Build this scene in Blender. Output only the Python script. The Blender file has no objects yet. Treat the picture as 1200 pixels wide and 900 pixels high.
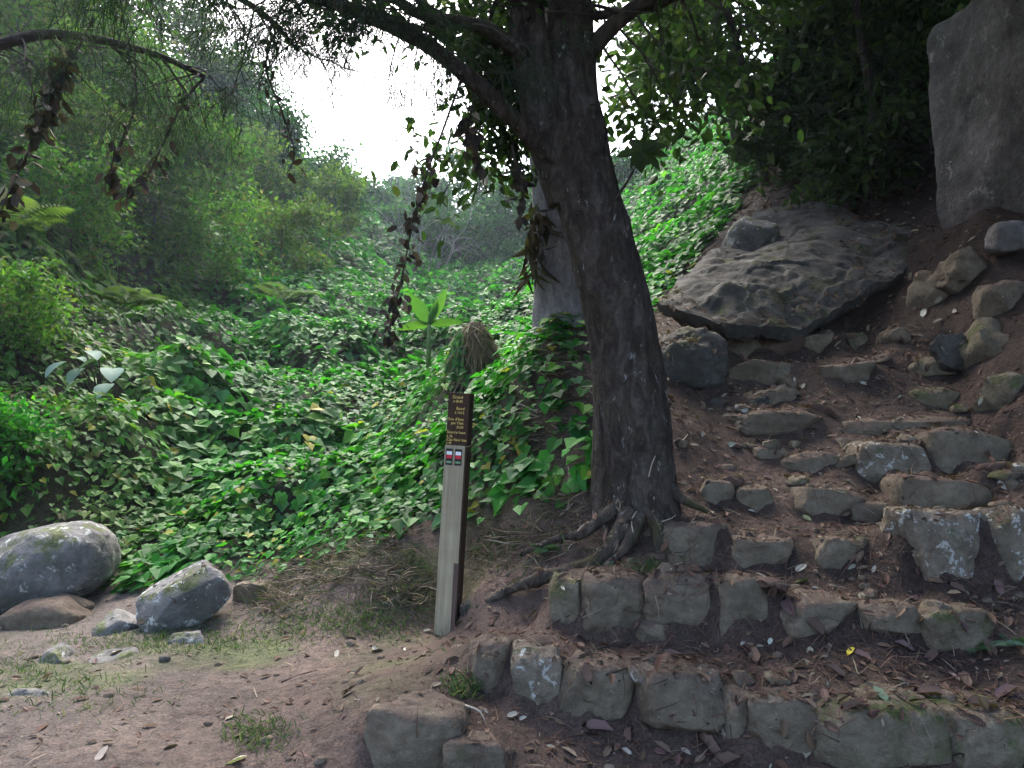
import bpy, bmesh, math, random
import numpy as np
from mathutils import Vector, Matrix

random.seed(7)
RNG = np.random.default_rng(11)
scene = bpy.context.scene
col = scene.collection
R = math.radians

# ------------------------------------------------------------------ camera
EYE = np.array((0.0, 0.0, 1.55))
FPX = 880.0                      # focal length in photo pixels (1200 wide)
PITCH = math.atan(40.0 / FPX)
cam_d = bpy.data.cameras.new('camera')
cam = bpy.data.objects.new('camera', cam_d)
col.objects.link(cam)
cam.location = EYE
cam.rotation_euler = (math.pi / 2 + PITCH, 0, 0)
cam_d.sensor_width = 36.0
cam_d.lens = 36.0 * FPX / 1200.0
cam_d.clip_start = 0.05
cam_d.clip_end = 2000
scene.camera = cam

# ------------------------------------------------------------------ sky, sun, exposure
SUN_EL, SUN_AZ = R(52), R(-12)   # azimuth measured from +Y towards +X
world = bpy.data.worlds.new('World')
scene.world = world
world.use_nodes = True
wn = world.node_tree
wn.nodes.clear()
sky = wn.nodes.new('ShaderNodeTexSky')
sky.sky_type = 'NISHITA'
sky.sun_disc = False
sky.sun_elevation = SUN_EL
sky.sun_rotation = SUN_AZ
sky.air_density = 1.0
sky.dust_density = 4.0
sky.ozone_density = 1.0
bg = wn.nodes.new('ShaderNodeBackground')
bg.inputs['Strength'].default_value = 0.15
wo = wn.nodes.new('ShaderNodeOutputWorld')
wn.links.new(sky.outputs[0], bg.inputs[0])
wn.links.new(bg.outputs[0], wo.inputs[0])

sl = bpy.data.lights.new('sun', 'SUN')
sl.energy = 1.5
sl.angle = R(25)
sl.color = (1.0, 0.96, 0.9)
sun = bpy.data.objects.new('sun', sl)
col.objects.link(sun)
sdir = Vector((math.sin(SUN_AZ) * math.cos(SUN_EL), math.cos(SUN_AZ) * math.cos(SUN_EL), math.sin(SUN_EL)))
sun.rotation_euler = sdir.to_track_quat('Z', 'Y').to_euler()
sun.location = (0, 0, 30)

vs = scene.view_settings
vs.view_transform = 'Standard'
vs.look = 'None'
vs.gamma = 1.0
vs.use_curve_mapping = False
vs.exposure = 2.35
scene.cycles.max_bounces = 6
scene.cycles.diffuse_bounces = 4
scene.cycles.transmission_bounces = 4
scene.cycles.use_denoising = True

# ------------------------------------------------------------------ maths helpers
FWD = np.array((0, math.cos(PITCH), math.sin(PITCH)))
UPV = np.array((0, -math.sin(PITCH), math.cos(PITCH)))
RGT = np.array((1.0, 0, 0))


def P(u, v, d):
    """Photo direction (u, v) at d metres in front of the eye -> world point."""
    return EYE + d * (FWD + (u - 600.0) / FPX * RGT + (450.0 - v) / FPX * UPV)


def _h(ix, iy, iz, seed):
    n = (ix.astype(np.int64) * 374761393 + iy.astype(np.int64) * 668265263 + iz.astype(np.int64) * 1274126177 + seed * 974711) & 0xffffffff
    n = ((n ^ (n >> 13)) * 1274126177) & 0xffffffff
    n = (n ^ (n >> 16)) & 0xffff
    return n / 32767.5 - 1.0


def vnoise(p, seed=0):
    p = np.asarray(p, float)
    i = np.floor(p)
    f = p - i
    f = f * f * f * (f * (f * 6 - 15) + 10)
    ix, iy, iz = i[..., 0], i[..., 1], i[..., 2]
    r = 0
    for a in (0, 1):
        wx = f[..., 0] if a else 1 - f[..., 0]
        for b in (0, 1):
            wy = f[..., 1] if b else 1 - f[..., 1]
            for c in (0, 1):
                wz = f[..., 2] if c else 1 - f[..., 2]
                r = r + wx * wy * wz * _h(ix + a, iy + b, iz + c, seed)
    return r


def fbm(p, oct=4, seed=0, gain=0.5):
    p = np.asarray(p, float)
    a, s, r = 1.0, 0.0, 0
    for k in range(oct):
        r = r + a * vnoise(p + 17.3 * k, seed + k)
        s += a
        a *= gain
        p = p * 2.03
    return r / s


def unit(a):
    return a / np.maximum(np.linalg.norm(a, axis=-1, keepdims=True), 1e-9)


def rand_unit(n, rng=RNG):
    return unit(rng.normal(size=(n, 3)))


# ------------------------------------------------------------------ object helpers
def tag(o, label=None, cat=None, group=None, kind=None):
    if label: o['label'] = label
    if cat: o['category'] = cat
    if group: o['group'] = group
    if kind or cat: o['kind'] = kind or 'thing'
    return o


def link(name, me, parent=None):
    o = bpy.data.objects.new(name, me)
    col.objects.link(o)
    if parent is not None:
        o.parent = parent
        o.matrix_parent_inverse = Matrix.Translation(-Vector(parent.location))
    return o


def empty(name, loc):
    o = bpy.data.objects.new(name, None)
    o.empty_display_size = 0.1
    o.location = Vector([float(t) for t in loc])
    col.objects.link(o)
    return o


def mesh_np(name, V, F, mat, colors=None, smooth=True):
    """F: int array (n, k) with a constant face size."""
    V = np.asarray(V, np.float32)
    F = np.asarray(F, np.int32)
    me = bpy.data.meshes.new(name)
    me.vertices.add(len(V))
    me.vertices.foreach_set('co', V.ravel())
    k = F.shape[1]
    me.loops.add(F.size)
    me.loops.foreach_set('vertex_index', F.ravel())
    me.polygons.add(len(F))
    me.polygons.foreach_set('loop_start', np.arange(0, F.size, k, dtype=np.int32))
    me.polygons.foreach_set('use_smooth', np.full(len(F), smooth))
    me.update(calc_edges=True)
    if colors is not None:
        at = me.color_attributes.new('col', 'FLOAT_COLOR', 'POINT')
        c = np.ones((len(V), 4), np.float32)
        c[:, :3] = colors
        at.data.foreach_set('color', c.ravel())
    me.materials.append(mat)
    return me


# ------------------------------------------------------------------ materials
class NT:
    def __init__(s, name):
        s.m = bpy.data.materials.new(name)
        s.m.use_nodes = True
        s.t = s.m.node_tree
        s.t.nodes.clear()
        s.out = s.n('ShaderNodeOutputMaterial')

    def n(s, typ, **kw):
        x = s.t.nodes.new(typ)
        for k, v in kw.items():
            setattr(x, k, v)
        return x

    def l(s, a, b):
        s.t.links.new(a, b)

    def noise(s, vec, scale, detail=4, rough=0.55, dist=0.0):
        x = s.n('ShaderNodeTexNoise')
        x.inputs['Scale'].default_value = scale
        x.inputs['Detail'].default_value = detail
        x.inputs['Roughness'].default_value = rough
        x.inputs['Distortion'].default_value = dist
        if vec is not None: s.l(vec, x.inputs['Vector'])
        return x.outputs['Fac']

    def ramp(s, fac, stops):
        x = s.n('ShaderNodeValToRGB')
        e = x.color_ramp.elements
        while len(e) < len(stops): e.new(0.5)
        for i, (p, c) in enumerate(stops):
            e[i].position = p
            e[i].color = (c, c, c, 1) if isinstance(c, (int, float)) else (*c, 1)
        s.l(fac, x.inputs['Fac'])
        return x.outputs['Color']

    def mix(s, fac, a, b, mode='MIX'):
        x = s.n('ShaderNodeMix', data_type='RGBA', blend_type=mode)
        for i, v in ((0, fac), (6, a), (7, b)):
            if hasattr(v, 'links') or hasattr(v, 'is_linked'):
                s.l(v, x.inputs[i])
            elif isinstance(v, (int, float)):
                x.inputs[i].default_value = v if i == 0 else (v, v, v, 1)
            else:
                x.inputs[i].default_value = (*v, 1)
        return x.outputs[2]

    def bump(s, h, strength, dist, prev=None):
        x = s.n('ShaderNodeBump')
        x.inputs['Strength'].default_value = strength
        x.inputs['Distance'].default_value = dist
        s.l(h, x.inputs['Height'])
        if prev is not None: s.l(prev, x.inputs['Normal'])
        return x.outputs['Normal']

    def coord(s, scale=(1, 1, 1), kind='Object'):
        c = s.n('ShaderNodeTexCoord')
        m = s.n('ShaderNodeMapping')
        m.inputs['Scale'].default_value = scale
        s.l(c.outputs[kind], m.inputs['Vector'])
        return m.outputs['Vector']

    def bsdf(s, color, rough=0.9, normal=None, spec=0.25):
        b = s.n('ShaderNodeBsdfPrincipled')
        if hasattr(color, 'is_linked'): s.l(color, b.inputs['Base Color'])
        else: b.inputs['Base Color'].default_value = (*color, 1)
        if hasattr(rough, 'is_linked'): s.l(rough, b.inputs['Roughness'])
        else: b.inputs['Roughness'].default_value = rough
        b.inputs['Specular IOR Level'].default_value = spec
        if normal is not None: s.l(normal, b.inputs['Normal'])
        return b

    def done(s, b):
        s.l(b.outputs[0], s.out.inputs['Surface'])
        return s.m


def mat_leaf(name, transl=0.35, rough=0.42, spec=0.35):
    t = NT(name)
    a = t.n('ShaderNodeAttribute', attribute_name='col')
    v = t.coord()
    n = t.noise(v, 9.0, 2)
    c = t.mix(n, t.mix(1.0, a.outputs['Color'], (0.8, 0.8, 0.8), 'MULTIPLY'), t.mix(1.0, a.outputs['Color'], (1.2, 1.2, 1.15), 'MULTIPLY'))
    b = t.bsdf(c, rough, None, spec)
    tr = t.n('ShaderNodeBsdfTranslucent')
    t.l(t.mix(1.0, c, (0.95, 1.3, 0.45), 'MULTIPLY'), tr.inputs['Color'])
    m = t.n('ShaderNodeMixShader')
    m.inputs[0].default_value = transl
    t.l(b.outputs[0], m.inputs[1])
    t.l(tr.outputs[0], m.inputs[2])
    return t.done(m)


def mat_rock(name, c1, c2, c3, lichen=0.0, moss=0.0, scale=3.0, lichen_c=(0.5, 0.5, 0.48), moss_c=(0.045, 0.06, 0.02), bump=0.6, dirt=0.0):
    t = NT(name)
    v = t.coord()
    info = t.n('ShaderNodeObjectInfo')
    off = t.n('ShaderNodeVectorMath', operation='MULTIPLY_ADD')
    t.l(info.outputs['Random'], off.inputs[0])
    off.inputs[1].default_value = (31, 17, 23)
    t.l(v, off.inputs[2])
    v = off.outputs[0]
    n1 = t.noise(v, scale, 6, 0.6)
    n2 = t.noise(v, scale * 5.5, 5, 0.65)
    c = t.ramp(n1, [(0.3, c1), (0.5, c2), (0.7, c3)])
    c = t.mix(t.ramp(n2, [(0.35, 0.0), (0.7, 0.55)]), c, tuple(x * 0.55 for x in c1))
    n3 = t.noise(v, scale * 22, 3, 0.6)
    c = t.mix(t.ramp(n3, [(0.62, 0.0), (0.72, 0.5)]), c, tuple(min(1, x * 1.7) for x in c3))
    geo = t.n('ShaderNodeNewGeometry')
    sep = t.n('ShaderNodeSeparateXYZ')
    t.l(geo.outputs['Normal'], sep.inputs[0])
    if moss > 0:
        nm = t.noise(v, scale * 1.3, 5, 0.65)
        k = t.ramp(nm, [(0.66 - 0.3 * moss, 0.0), (0.76 - 0.3 * moss, 1.0)])
        k = t.mix(1.0, k, t.ramp(sep.outputs['Z'], [(0.0, 0.25), (0.6, 1.0)]), 'MULTIPLY')
        mc = t.ramp(n2, [(0.3, tuple(x * 0.5 for x in moss_c)), (0.7, tuple(x * 1.5 for x in moss_c))])
        c = t.mix(k, c, mc)
    if lichen > 0:
        nl = t.noise(v, scale * 2.4, 6, 0.7, 0.4)
        k = t.ramp(nl, [(0.72 - 0.25 * lichen, 0.0), (0.75 - 0.25 * lichen, 0.85)])
        c = t.mix(k, c, lichen_c)
    if dirt > 0:
        nd = t.noise(v, scale * 1.7, 5, 0.7)
        k = t.mix(1.0, t.ramp(nd, [(0.62 - 0.3 * dirt, 0.0), (0.78 - 0.3 * dirt, 0.9)]), t.ramp(sep.outputs['Z'], [(0.35, 0.12), (0.8, 1.0)]), 'MULTIPLY')
        c = t.mix(k, c, t.ramp(n2, [(0.3, (0.055, 0.04, 0.033)), (0.7, (0.12, 0.09, 0.075))]))
    nb = t.bump(n1, bump, 0.05)
    nb = t.bump(n2, bump, 0.02, nb)
    nb = t.bump(n3, bump * 0.7, 0.006, nb)
    return t.done(t.bsdf(c, 0.92, nb, 0.2))


def mat_bark(name, c1, c2, c3, scale=1.0, lichen=0.3, moss=0.0):
    t = NT(name)
    v = t.coord((11 * scale, 11 * scale, 4.2 * scale))
    v2 = t.coord((1, 1, 1))
    n1 = t.noise(v, 1.0, 7, 0.68, 0.9)
    n2 = t.noise(v2, 26, 4, 0.65)
    n3 = t.noise(v2, 1.7, 4, 0.6)
    c = t.ramp(n1, [(0.32, c1), (0.5, c2), (0.68, c3)])
    c = t.mix(t.ramp(n2, [(0.4, 0.0), (0.7, 0.5)]), c, c1)
    if lichen:
        nl = t.noise(t.coord((18, 18, 9)), 1.0, 5, 0.7)
        k = t.mix(1.0, t.ramp(nl, [(0.62, 0.0), (0.68, 0.8)]), t.ramp(n3, [(0.62 - 0.3 * lichen, 0.0), (0.8 - 0.3 * lichen, 1.0)]), 'MULTIPLY')
        c = t.mix(k, c, (0.42, 0.42, 0.40))
    if moss:
        sep = t.n('ShaderNodeSeparateXYZ')
        t.l(t.coord(), sep.inputs[0])
        k = t.ramp(t.noise(v2, 3.2, 4, 0.6), [(0.5, 0.0), (0.62, moss)])
        c = t.mix(k, c, (0.055, 0.055, 0.02))
    nb = t.bump(n1, 1.0, 0.06)
    nb = t.bump(n2, 0.8, 0.012, nb)
    return t.done(t.bsdf(c, 0.93, nb, 0.15))


def mat_plain(name, c, rough=0.8, var=0.3, scale=20, spec=0.25):
    t = NT(name)
    n = t.noise(t.coord(), scale, 4)
    cc = t.ramp(n, [(0.3, tuple(x * (1 - var) for x in c)), (0.7, tuple(min(1, x * (1 + var)) for x in c))])
    return t.done(t.bsdf(cc, rough, t.bump(n, 0.3, 0.004), spec))


def mat_ground():
    t = NT('soil')
    a = t.n('ShaderNodeAttribute', attribute_name='col')
    v = t.coord()
    n1 = t.noise(v, 2.2, 5, 0.6)
    n2 = t.noise(v, 14, 5, 0.65)
    n3 = t.noise(v, 70, 4, 0.7)
    c = t.mix(1.0, a.outputs['Color'], t.ramp(n1, [(0.3, (0.72, 0.72, 0.74)), (0.7, (1.25, 1.22, 1.2))]), 'MULTIPLY')
    c = t.mix(1.0, c, t.ramp(n2, [(0.3, 0.6), (0.5, 1.0), (0.72, (1.35, 1.3, 1.25))]), 'MULTIPLY')
    c = t.mix(1.0, c, t.ramp(n3, [(0.33, 0.55), (0.5, 1.0), (0.7, (1.5, 1.45, 1.4))]), 'MULTIPLY')
    nb = t.bump(n2, 0.8, 0.03)
    nb = t.bump(n3, 0.9, 0.012, nb)
    return t.done(t.bsdf(c, 0.95, nb, 0.15))


M_GROUND = mat_ground()
M_LEAF = mat_leaf('green_leaf', 0.42, 0.55, 0.14)
M_DULL = mat_leaf('dull_foliage', 0.35, 0.65, 0.1)
M_DEAD = mat_leaf('dry_leaf', 0.12, 0.75, 0.15)
M_STEP = mat_rock('step_stone', (0.105, 0.085, 0.06), (0.175, 0.145, 0.105), (0.245, 0.205, 0.15), 0.1, 0.12, 4.0, dirt=0.95)
M_STEPL = mat_rock('lichen_stone', (0.115, 0.095, 0.07), (0.19, 0.16, 0.12), (0.26, 0.225, 0.175), 0.62, 0.3, 5.5, (0.46, 0.46, 0.43), dirt=0.6)
M_STEPM = mat_rock('mossy_stone', (0.105, 0.086, 0.06), (0.17, 0.143, 0.102), (0.235, 0.2, 0.148), 0.12, 0.6, 4.5, moss_c=(0.055, 0.072, 0.02), dirt=0.6)
M_RED = mat_rock('reddish_stone', (0.07, 0.045, 0.036), (0.11, 0.07, 0.055), (0.15, 0.1, 0.08), 0.05, 0.1, 4.0)
M_BOUL = mat_rock('boulder_stone', (0.085, 0.084, 0.08), (0.165, 0.162, 0.158), (0.25, 0.244, 0.238), 0.55, 0.5, 3.6, (0.4, 0.42, 0.39), (0.085, 0.1, 0.045), bump=0.9)
M_SLAB = mat_rock('slab_stone', (0.04, 0.038, 0.034), (0.075, 0.072, 0.066), (0.115, 0.11, 0.102), 0.3, 0.4, 2.4, (0.18, 0.19, 0.175), (0.05, 0.055, 0.027), bump=0.9)
M_BIG = mat_rock('cliff_stone', (0.08, 0.074, 0.07), (0.155, 0.144, 0.139), (0.225, 0.208, 0.203), 0.45, 0.5, 2.2, (0.27, 0.255, 0.25), (0.065, 0.075, 0.045), bump=0.9)
M_BARK = mat_bark('tree_bark', (0.026, 0.02, 0.016), (0.072, 0.058, 0.049), (0.14, 0.119, 0.106), 1.0, 0.9, 0.25)
M_BARKM = mat_bark('mossy_bark', (0.04, 0.032, 0.026), (0.085, 0.07, 0.057), (0.14, 0.12, 0.1), 1.0, 0.3, 0.7)
M_PALE = mat_bark('pale_bark', (0.15, 0.14, 0.135), (0.27, 0.255, 0.25), (0.38, 0.36, 0.355), 1.2, 0.2)
M_TWIG = mat_bark('twig_bark', (0.04, 0.035, 0.03), (0.075, 0.065, 0.055), (0.12, 0.105, 0.09), 1.5, 0.0)
M_GREYTWIG = mat_bark('grey_twig', (0.13, 0.13, 0.12), (0.21, 0.21, 0.195), (0.28, 0.28, 0.265), 1.5, 0.0)

# ------------------------------------------------------------------ the stone steps: (u, v, w, h, d, material) in photo pixels and metres
ROWS = [
    ('lowest pair of broad flat stones sunk into the dirt path', [
        (484, 872, 122, 80, 3.42, 'S'), (556, 895, 74, 44, 3.3, 'S')]),
    ('second row of rounded stones, ending in mossy blocks beside leaf litter', [
        (574, 786, 50, 62, 3.95, 'S'), (634, 792, 62, 74, 3.86, 'L'), (702, 812, 90, 66, 3.76, 'S'), (806, 828, 108, 68, 3.62, 'S'),
        (868, 840, 34, 50, 3.56, 'S'), (922, 850, 78, 66, 3.5, 'S'), (1038, 868, 152, 74, 3.42, 'M'), (1164, 874, 104, 74, 3.4, 'M')]),
    ('third row of large square stones above the exposed root', [
        (668, 706, 44, 56, 4.5, 'M'), (721, 710, 80, 64, 4.42, 'S'), (795, 710, 74, 64, 4.36, 'S'), (766, 741, 36, 24, 4.28, 'S'),
        (872, 714, 86, 62, 4.3, 'S'), (962, 722, 94, 40, 4.25, 'S'), (1050, 728, 70, 36, 4.2, 'S'), (1122, 738, 84, 46, 4.15, 'M')]),
    ('fourth row of stones, its last blocks blotched with white lichen', [
        (816, 642, 82, 56, 4.92, 'S'), (896, 646, 74, 44, 4.85, 'S'), (985, 652, 70, 40, 4.8, 'S'), (1112, 648, 116, 92, 4.6, 'L'), (1192, 640, 60, 86, 4.6, 'L')]),
    ('fifth row of small squared stones beside one large block', [
        (842, 579, 38, 30, 5.5, 'S'), (886, 585, 44, 28, 5.45, 'S'), (970, 588, 86, 38, 5.35, 'S'), (1024, 602, 42, 24, 5.25, 'S'),
        (1118, 588, 104, 68, 5.15, 'S'), (1190, 582, 30, 44, 5.1, 'S')]),
    ('sixth row of stones with a pointed pale block', [
        (904, 533, 40, 18, 6.05, 'S'), (953, 543, 66, 24, 5.9, 'S'), (1052, 543, 84, 50, 5.75, 'L'), (1142, 530, 100, 58, 5.75, 'S')]),
    ('seventh row of long worn flat stones', [
        (850, 553, 30, 20, 5.9, 'S'), (912, 495, 112, 28, 6.5, 'S'), (1008, 524, 56, 20, 6.2, 'S'), (1072, 499, 134, 28, 6.4, 'S')]),
    ('eighth row of half buried stones near the top of the steps', [
        (904, 466, 60, 20, 6.95, 'S'), (900, 436, 96, 26, 7.3, 'S'), (1002, 436, 68, 28, 7.2, 'S'), (1104, 428, 60, 24, 7.1, 'M'), (1110, 468, 70, 30, 6.8, 'M')]),
    ('topmost row of squared stones under the dark overhanging slab', [
        (840, 408, 30, 30, 7.95, 'M'), (873, 408, 42, 34, 7.9, 'S'), (917, 405, 54, 32, 7.9, 'R'), (962, 403, 40, 30, 7.9, 'S'), (1000, 402, 36, 26, 7.9, 'M')]),
]

# ------------------------------------------------------------------ ground heights from surveyed points
pts = []
for (x, y, z) in [(0, -6, 0), (-6, -6, 0.1), (6, -6, 0.4), (0, 0, 0), (-3, 0, 0.02), (3, 0, 0.05), (0, 2.2, 0), (-1.5, 2.5, 0), (-3, 3, 0.03), (1.2, 2.6, 0),
                  (2.6, 2.6, 0.05), (-1, 3.6, 0.0), (-2.4, 4.2, 0.03), (-1.2, 4.6, 0.02), (0.2, 3.4, 0.0), (-7, 2, 0.3), (-7, 5, 0.6), (7, 2, 1.2), (5, 3, 0.7),
                  (-12, 8, 5), (-20, 4, 9), (-14, -3, 2), (14, -3, 4), (20, 6, 12), (40, 30, 42), (60, -20, 30), (-60, -20, 22), (-60, 60, 52), (60, 80, 58),
                  (0, -60, -4), (0, 120, 27), (-40, 120, 42), (45, 130, 48), (-130, 40, 70), (130, 40, 75), (0, 170, 34), (-100, 170, 60), (100, 170, 60), (0, -100, -6), (-100, -100, 20), (100, -100, 20)]:
    pts.append((x, y, z))
for u, v, d in [
    # path and foot of the bank
    (525, 744, 5.3), (430, 752, 5.1), (330, 745, 5.3), (190, 742, 5.4), (110, 740, 5.6), (30, 745, 5.5), (60, 715, 6.4), (0, 690, 6.9), (260, 712, 5.9), (620, 735, 4.75), (600, 760, 4.4),
    # bank below the tree
    (340, 690, 6.0), (420, 655, 5.9), (480, 640, 5.85), (560, 690, 5.2), (600, 640, 5.5), (640, 668, 5.05), (590, 610, 5.75), (690, 660, 5.0), (700, 600, 5.4), (745, 622, 5.25), (790, 590, 5.4), (760, 640, 5.0),
    (690, 530, 5.8), (800, 500, 6.2), (815, 540, 5.9), (650, 480, 6.3), (640, 400, 7.2), (620, 440, 6.8), (690, 380, 7.6), (655, 385, 7.6), (760, 400, 7.2), (600, 500, 6.6), (580, 560, 6.2),
    # valley floor
    (300, 655, 6.9), (200, 660, 7.0), (120, 650, 7.2), (200, 590, 8.2), (330, 600, 7.8), (450, 590, 7.4), (400, 540, 9.0), (520, 540, 8.0), (300, 490, 11.5), (450, 460, 13.0), (560, 460, 10.5), (600, 430, 9.5), (550, 400, 16.0), (450, 400, 17.5), (360, 420, 16.0),
    (500, 370, 23.0), (600, 370, 20.0), (560, 342, 33.0), (480, 345, 32.0), (630, 350, 27.0), (530, 325, 42.0), (520, 290, 60.0), (620, 290, 55.0),
    # left hillside
    (0, 600, 7.4), (0, 540, 7.6), (0, 450, 8.8), (0, 300, 11.5), (0, 150, 17), (0, 0, 24), (100, 520, 8.6), (100, 440, 11.0), (110, 330, 14.5), (100, 200, 19), (100, 60, 26), (200, 430, 13.5), (200, 350, 17), (200, 220, 24), (200, 80, 34),
    (300, 390, 17.5), (300, 300, 23), (300, 190, 33), (380, 340, 24), (400, 270, 32), (430, 250, 44), (350, 210, 40),
    # beyond the tree, right side of the valley
    (760, 345, 11.5), (740, 300, 18), (790, 300, 13.5), (830, 260, 15), (800, 210, 26), (700, 260, 34), (760, 230, 28), (720, 340, 13),
    # slope over the steps
    (800, 385, 8.4), (860, 392, 8.2), (930, 392, 8.3), (900, 320, 10.2), (990, 388, 7.9), (1050, 350, 8.3), (1090, 330, 8.4), (870, 260, 11.5), (940, 230, 12), (1000, 210, 11.5), (1080, 240, 10), (1000, 120, 14), (900, 150, 17), (1100, 120, 11.5), (1150, 250, 8.2), (1190, 255, 8.0), (1150, 340, 7.3), (1190, 320, 7.3),
    (1180, 420, 6.5), (1170, 480, 6.0), (1195, 500, 5.7), (1100, 390, 7.5), (1050, 400, 7.6), (1000, 20, 18), (1190, 60, 11),
    (840, 520, 6.15), (860, 450, 7.2), (830, 470, 6.9), (845, 420, 7.7), (790, 460, 6.8), (780, 660, 4.85), (640, 740, 4.4)]:
    pts.append(tuple(P(u, v, d)))
for lab, stones in ROWS:
    for (u, v, w, h, d, m) in stones:
        if w < 34: continue
        for du in (-0.3, 0.3) if w > 70 else (0,):
            pts.append(tuple(P(u + du * w, v + h * 0.46, d - 0.03)))
            q = P(u + du * w, v - h * 0.47, d + 0.07)
            pts.append(tuple(q))
            pts.append((q[0] * 1.03, q[1] + 0.2, q[2] + 0.01))
pts = np.array(pts)


def warp(x, y):
    r = np.sqrt(x * x + y * y) + 1e-6
    s = 6.0 * np.log1p(r / 6.0) / r
    return x * s, y * s


wx, wy = warp(pts[:, 0], pts[:, 1])
D = np.hypot(wx[:, None] - wx[None], wy[:, None] - wy[None])
zs = pts[:, 2] / (1 + 0.02 * np.hypot(pts[:, 0], pts[:, 1]))
A = np.zeros((len(pts) + 3,) * 2)
A[:len(pts), :len(pts)] = -D - np.eye(len(pts)) * 0.004
A[:len(pts), -3:] = np.stack([np.ones_like(wx), wx, wy], 1)
A[-3:, :len(pts)] = A[:len(pts), -3:].T
COEF = np.linalg.solve(A, np.concatenate([zs, np.zeros(3)]))


def base_h(x, y):
    x = np.asarray(x, float).ravel()
    y = np.asarray(y, float).ravel()
    out = np.empty_like(x)
    for i in range(0, len(x), 20000):
        a, b = warp(x[i:i + 20000], y[i:i + 20000])
        k = -np.hypot(a[:, None] - wx[None], b[:, None] - wy[None])
        z = k @ COEF[:-3] + COEF[-3] + COEF[-2] * a + COEF[-1] * b
        out[i:i + 20000] = z * (1 + 0.02 * np.hypot(x[i:i + 20000], y[i:i + 20000]))
    return out


# bare ground polygon (everything outside it carries vegetation)
BARE = [(-30, 5.9), (-6.2, 6.6)] + [tuple(P(u, v, d)[:2]) for u, v, d in [
    (60, 690, 6.7), (150, 690, 6.5), (270, 690, 6.3), (340, 655, 6.25), (420, 622, 6.1), (500, 606, 6.05), (560, 606, 5.85), (650, 596, 5.5), (705, 560, 5.6),
    (700, 480, 6.0), (690, 420, 6.6), (690, 385, 7.6), (765, 372, 9.0), (790, 335, 10.6), (850, 285, 12.0), (880, 240, 14.0)]] + [(9, 17), (14, 18), (30, 14), (30, -30), (-30, -30)]
BARE = np.array(BARE)


def in_bare(x, y):
    c = np.zeros(len(x), bool)
    j = len(BARE) - 1
    for i in range(len(BARE)):
        xi, yi = BARE[i]
        xj, yj = BARE[j]
        k = ((yi > y) != (yj > y)) & (x < (xj - xi) * (y - yi) / (yj - yi + 1e-12) + xi)
        c ^= k
        j = i
    return c


def edge_dist(x, y):
    d = np.full(len(x), 1e9)
    for i in range(len(BARE)):
        a, b = BARE[i - 1], BARE[i]
        ab = b - a
        t = np.clip(((x - a[0]) * ab[0] + (y - a[1]) * ab[1]) / (ab @ ab), 0, 1)
        d = np.minimum(d, np.hypot(x - a[0] - t * ab[0], y - a[1] - t * ab[1]))
    return d


def mounds(x, y):
    r = np.hypot(x, y)
    p = np.stack([x, y, np.zeros_like(x)], 1)
    a = 1 - np.abs(vnoise(p * 0.55, 3)) * 1.6
    b = 1 - np.abs(vnoise(p * 1.35 + 5, 4)) * 1.6
    c = fbm(p * 0.16, 2, 5)
    for (mu, mv, md, mr, mh) in ((240, 480, 11.0, 0.75, 0.55), (190, 415, 14.0, 1.2, 0.6), (330, 560, 8.6, 0.7, 0.22), (545, 480, 9.8, 0.6, 0.3), (110, 560, 8.6, 0.7, 0.35), (380, 430, 15.5, 1.2, 0.5)):
        m_ = P(mu, mv, md)
        c = c + mh / (0.1 + 0.03 * r) * np.exp(-((x - m_[0]) ** 2 + (y - m_[1]) ** 2) / mr ** 2)
    return a * (0.2 + 0.014 * r) + b * (0.15 + 0.004 * r) + c * (0.1 + 0.03 * r)


def ground(x, y):
    x = np.asarray(x, float).ravel()
    y = np.asarray(y, float).ravel()
    z = base_h(x, y)
    bare = in_bare(x, y)
    ed = edge_dist(x, y)
    w = np.where(bare, 0.0, np.clip(ed / 1.0, 0, 1))
    w = w * w * (3 - 2 * w)
    p = np.stack([x, y, np.zeros_like(x)], 1)
    rough = np.clip((x + 0.9) * 0.5, 0.35, 1.0)
    near = np.where(np.hypot(x, y) < 14, 1.0, 0.0)
    z = z + near * (1 - w) * rough * (0.045 * fbm(p * 1.8, 4, 21) + 0.016 * fbm(p * 9.0, 3, 31))
    return z + w * mounds(x, y), w


def axis(lo, hi, a, b, step, grow):
    out = list(np.arange(a, b, step))
    s, v = step, out[-1]
    while v < hi:
        s *= grow
        v += s
        out.append(v)
    s, v = step, a
    while v > lo:
        s *= grow
        v -= s
        out.insert(0, v)
    return np.array(out)


GX = axis(-150, 150, -3.2, 3.6, 0.034, 1.055)
GY = axis(-110, 190, 2.6, 8.2, 0.034, 1.05)
gx, gy = np.meshgrid(GX, GY, indexing='ij')
gz, gw = ground(gx, gy)
gz = gz - gw * (0.10 + 0.004 * np.hypot(gx, gy).ravel())
V = np.stack([gx.ravel(), gy.ravel(), gz], 1)
nx, ny = len(GX), len(GY)
I = np.arange(nx * ny).reshape(nx, ny)
F = np.stack([I[:-1, :-1], I[1:, :-1], I[1:, 1:], I[:-1, 1:]], -1).reshape(-1, 4)
p = V * np.array((1, 1, 0))
soil = np.array((0.108, 0.08, 0.068))
soil2 = np.array((0.07, 0.052, 0.045))
grit = np.array((0.108, 0.097, 0.09))
green = np.array((0.07, 0.09, 0.04))
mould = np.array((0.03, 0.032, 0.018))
n1 = np.clip(fbm(p * 0.9, 4, 41) * 1.6 + 0.5, 0, 1)[:, None]
c = soil * n1 + soil2 * (1 - n1)
leftness = np.clip((-V[:, 0] - 0.6) / 1.8, 0, 1)
c = c * (1 - 0.7 * leftness[:, None]) + grit * 0.7 * leftness[:, None]
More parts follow.
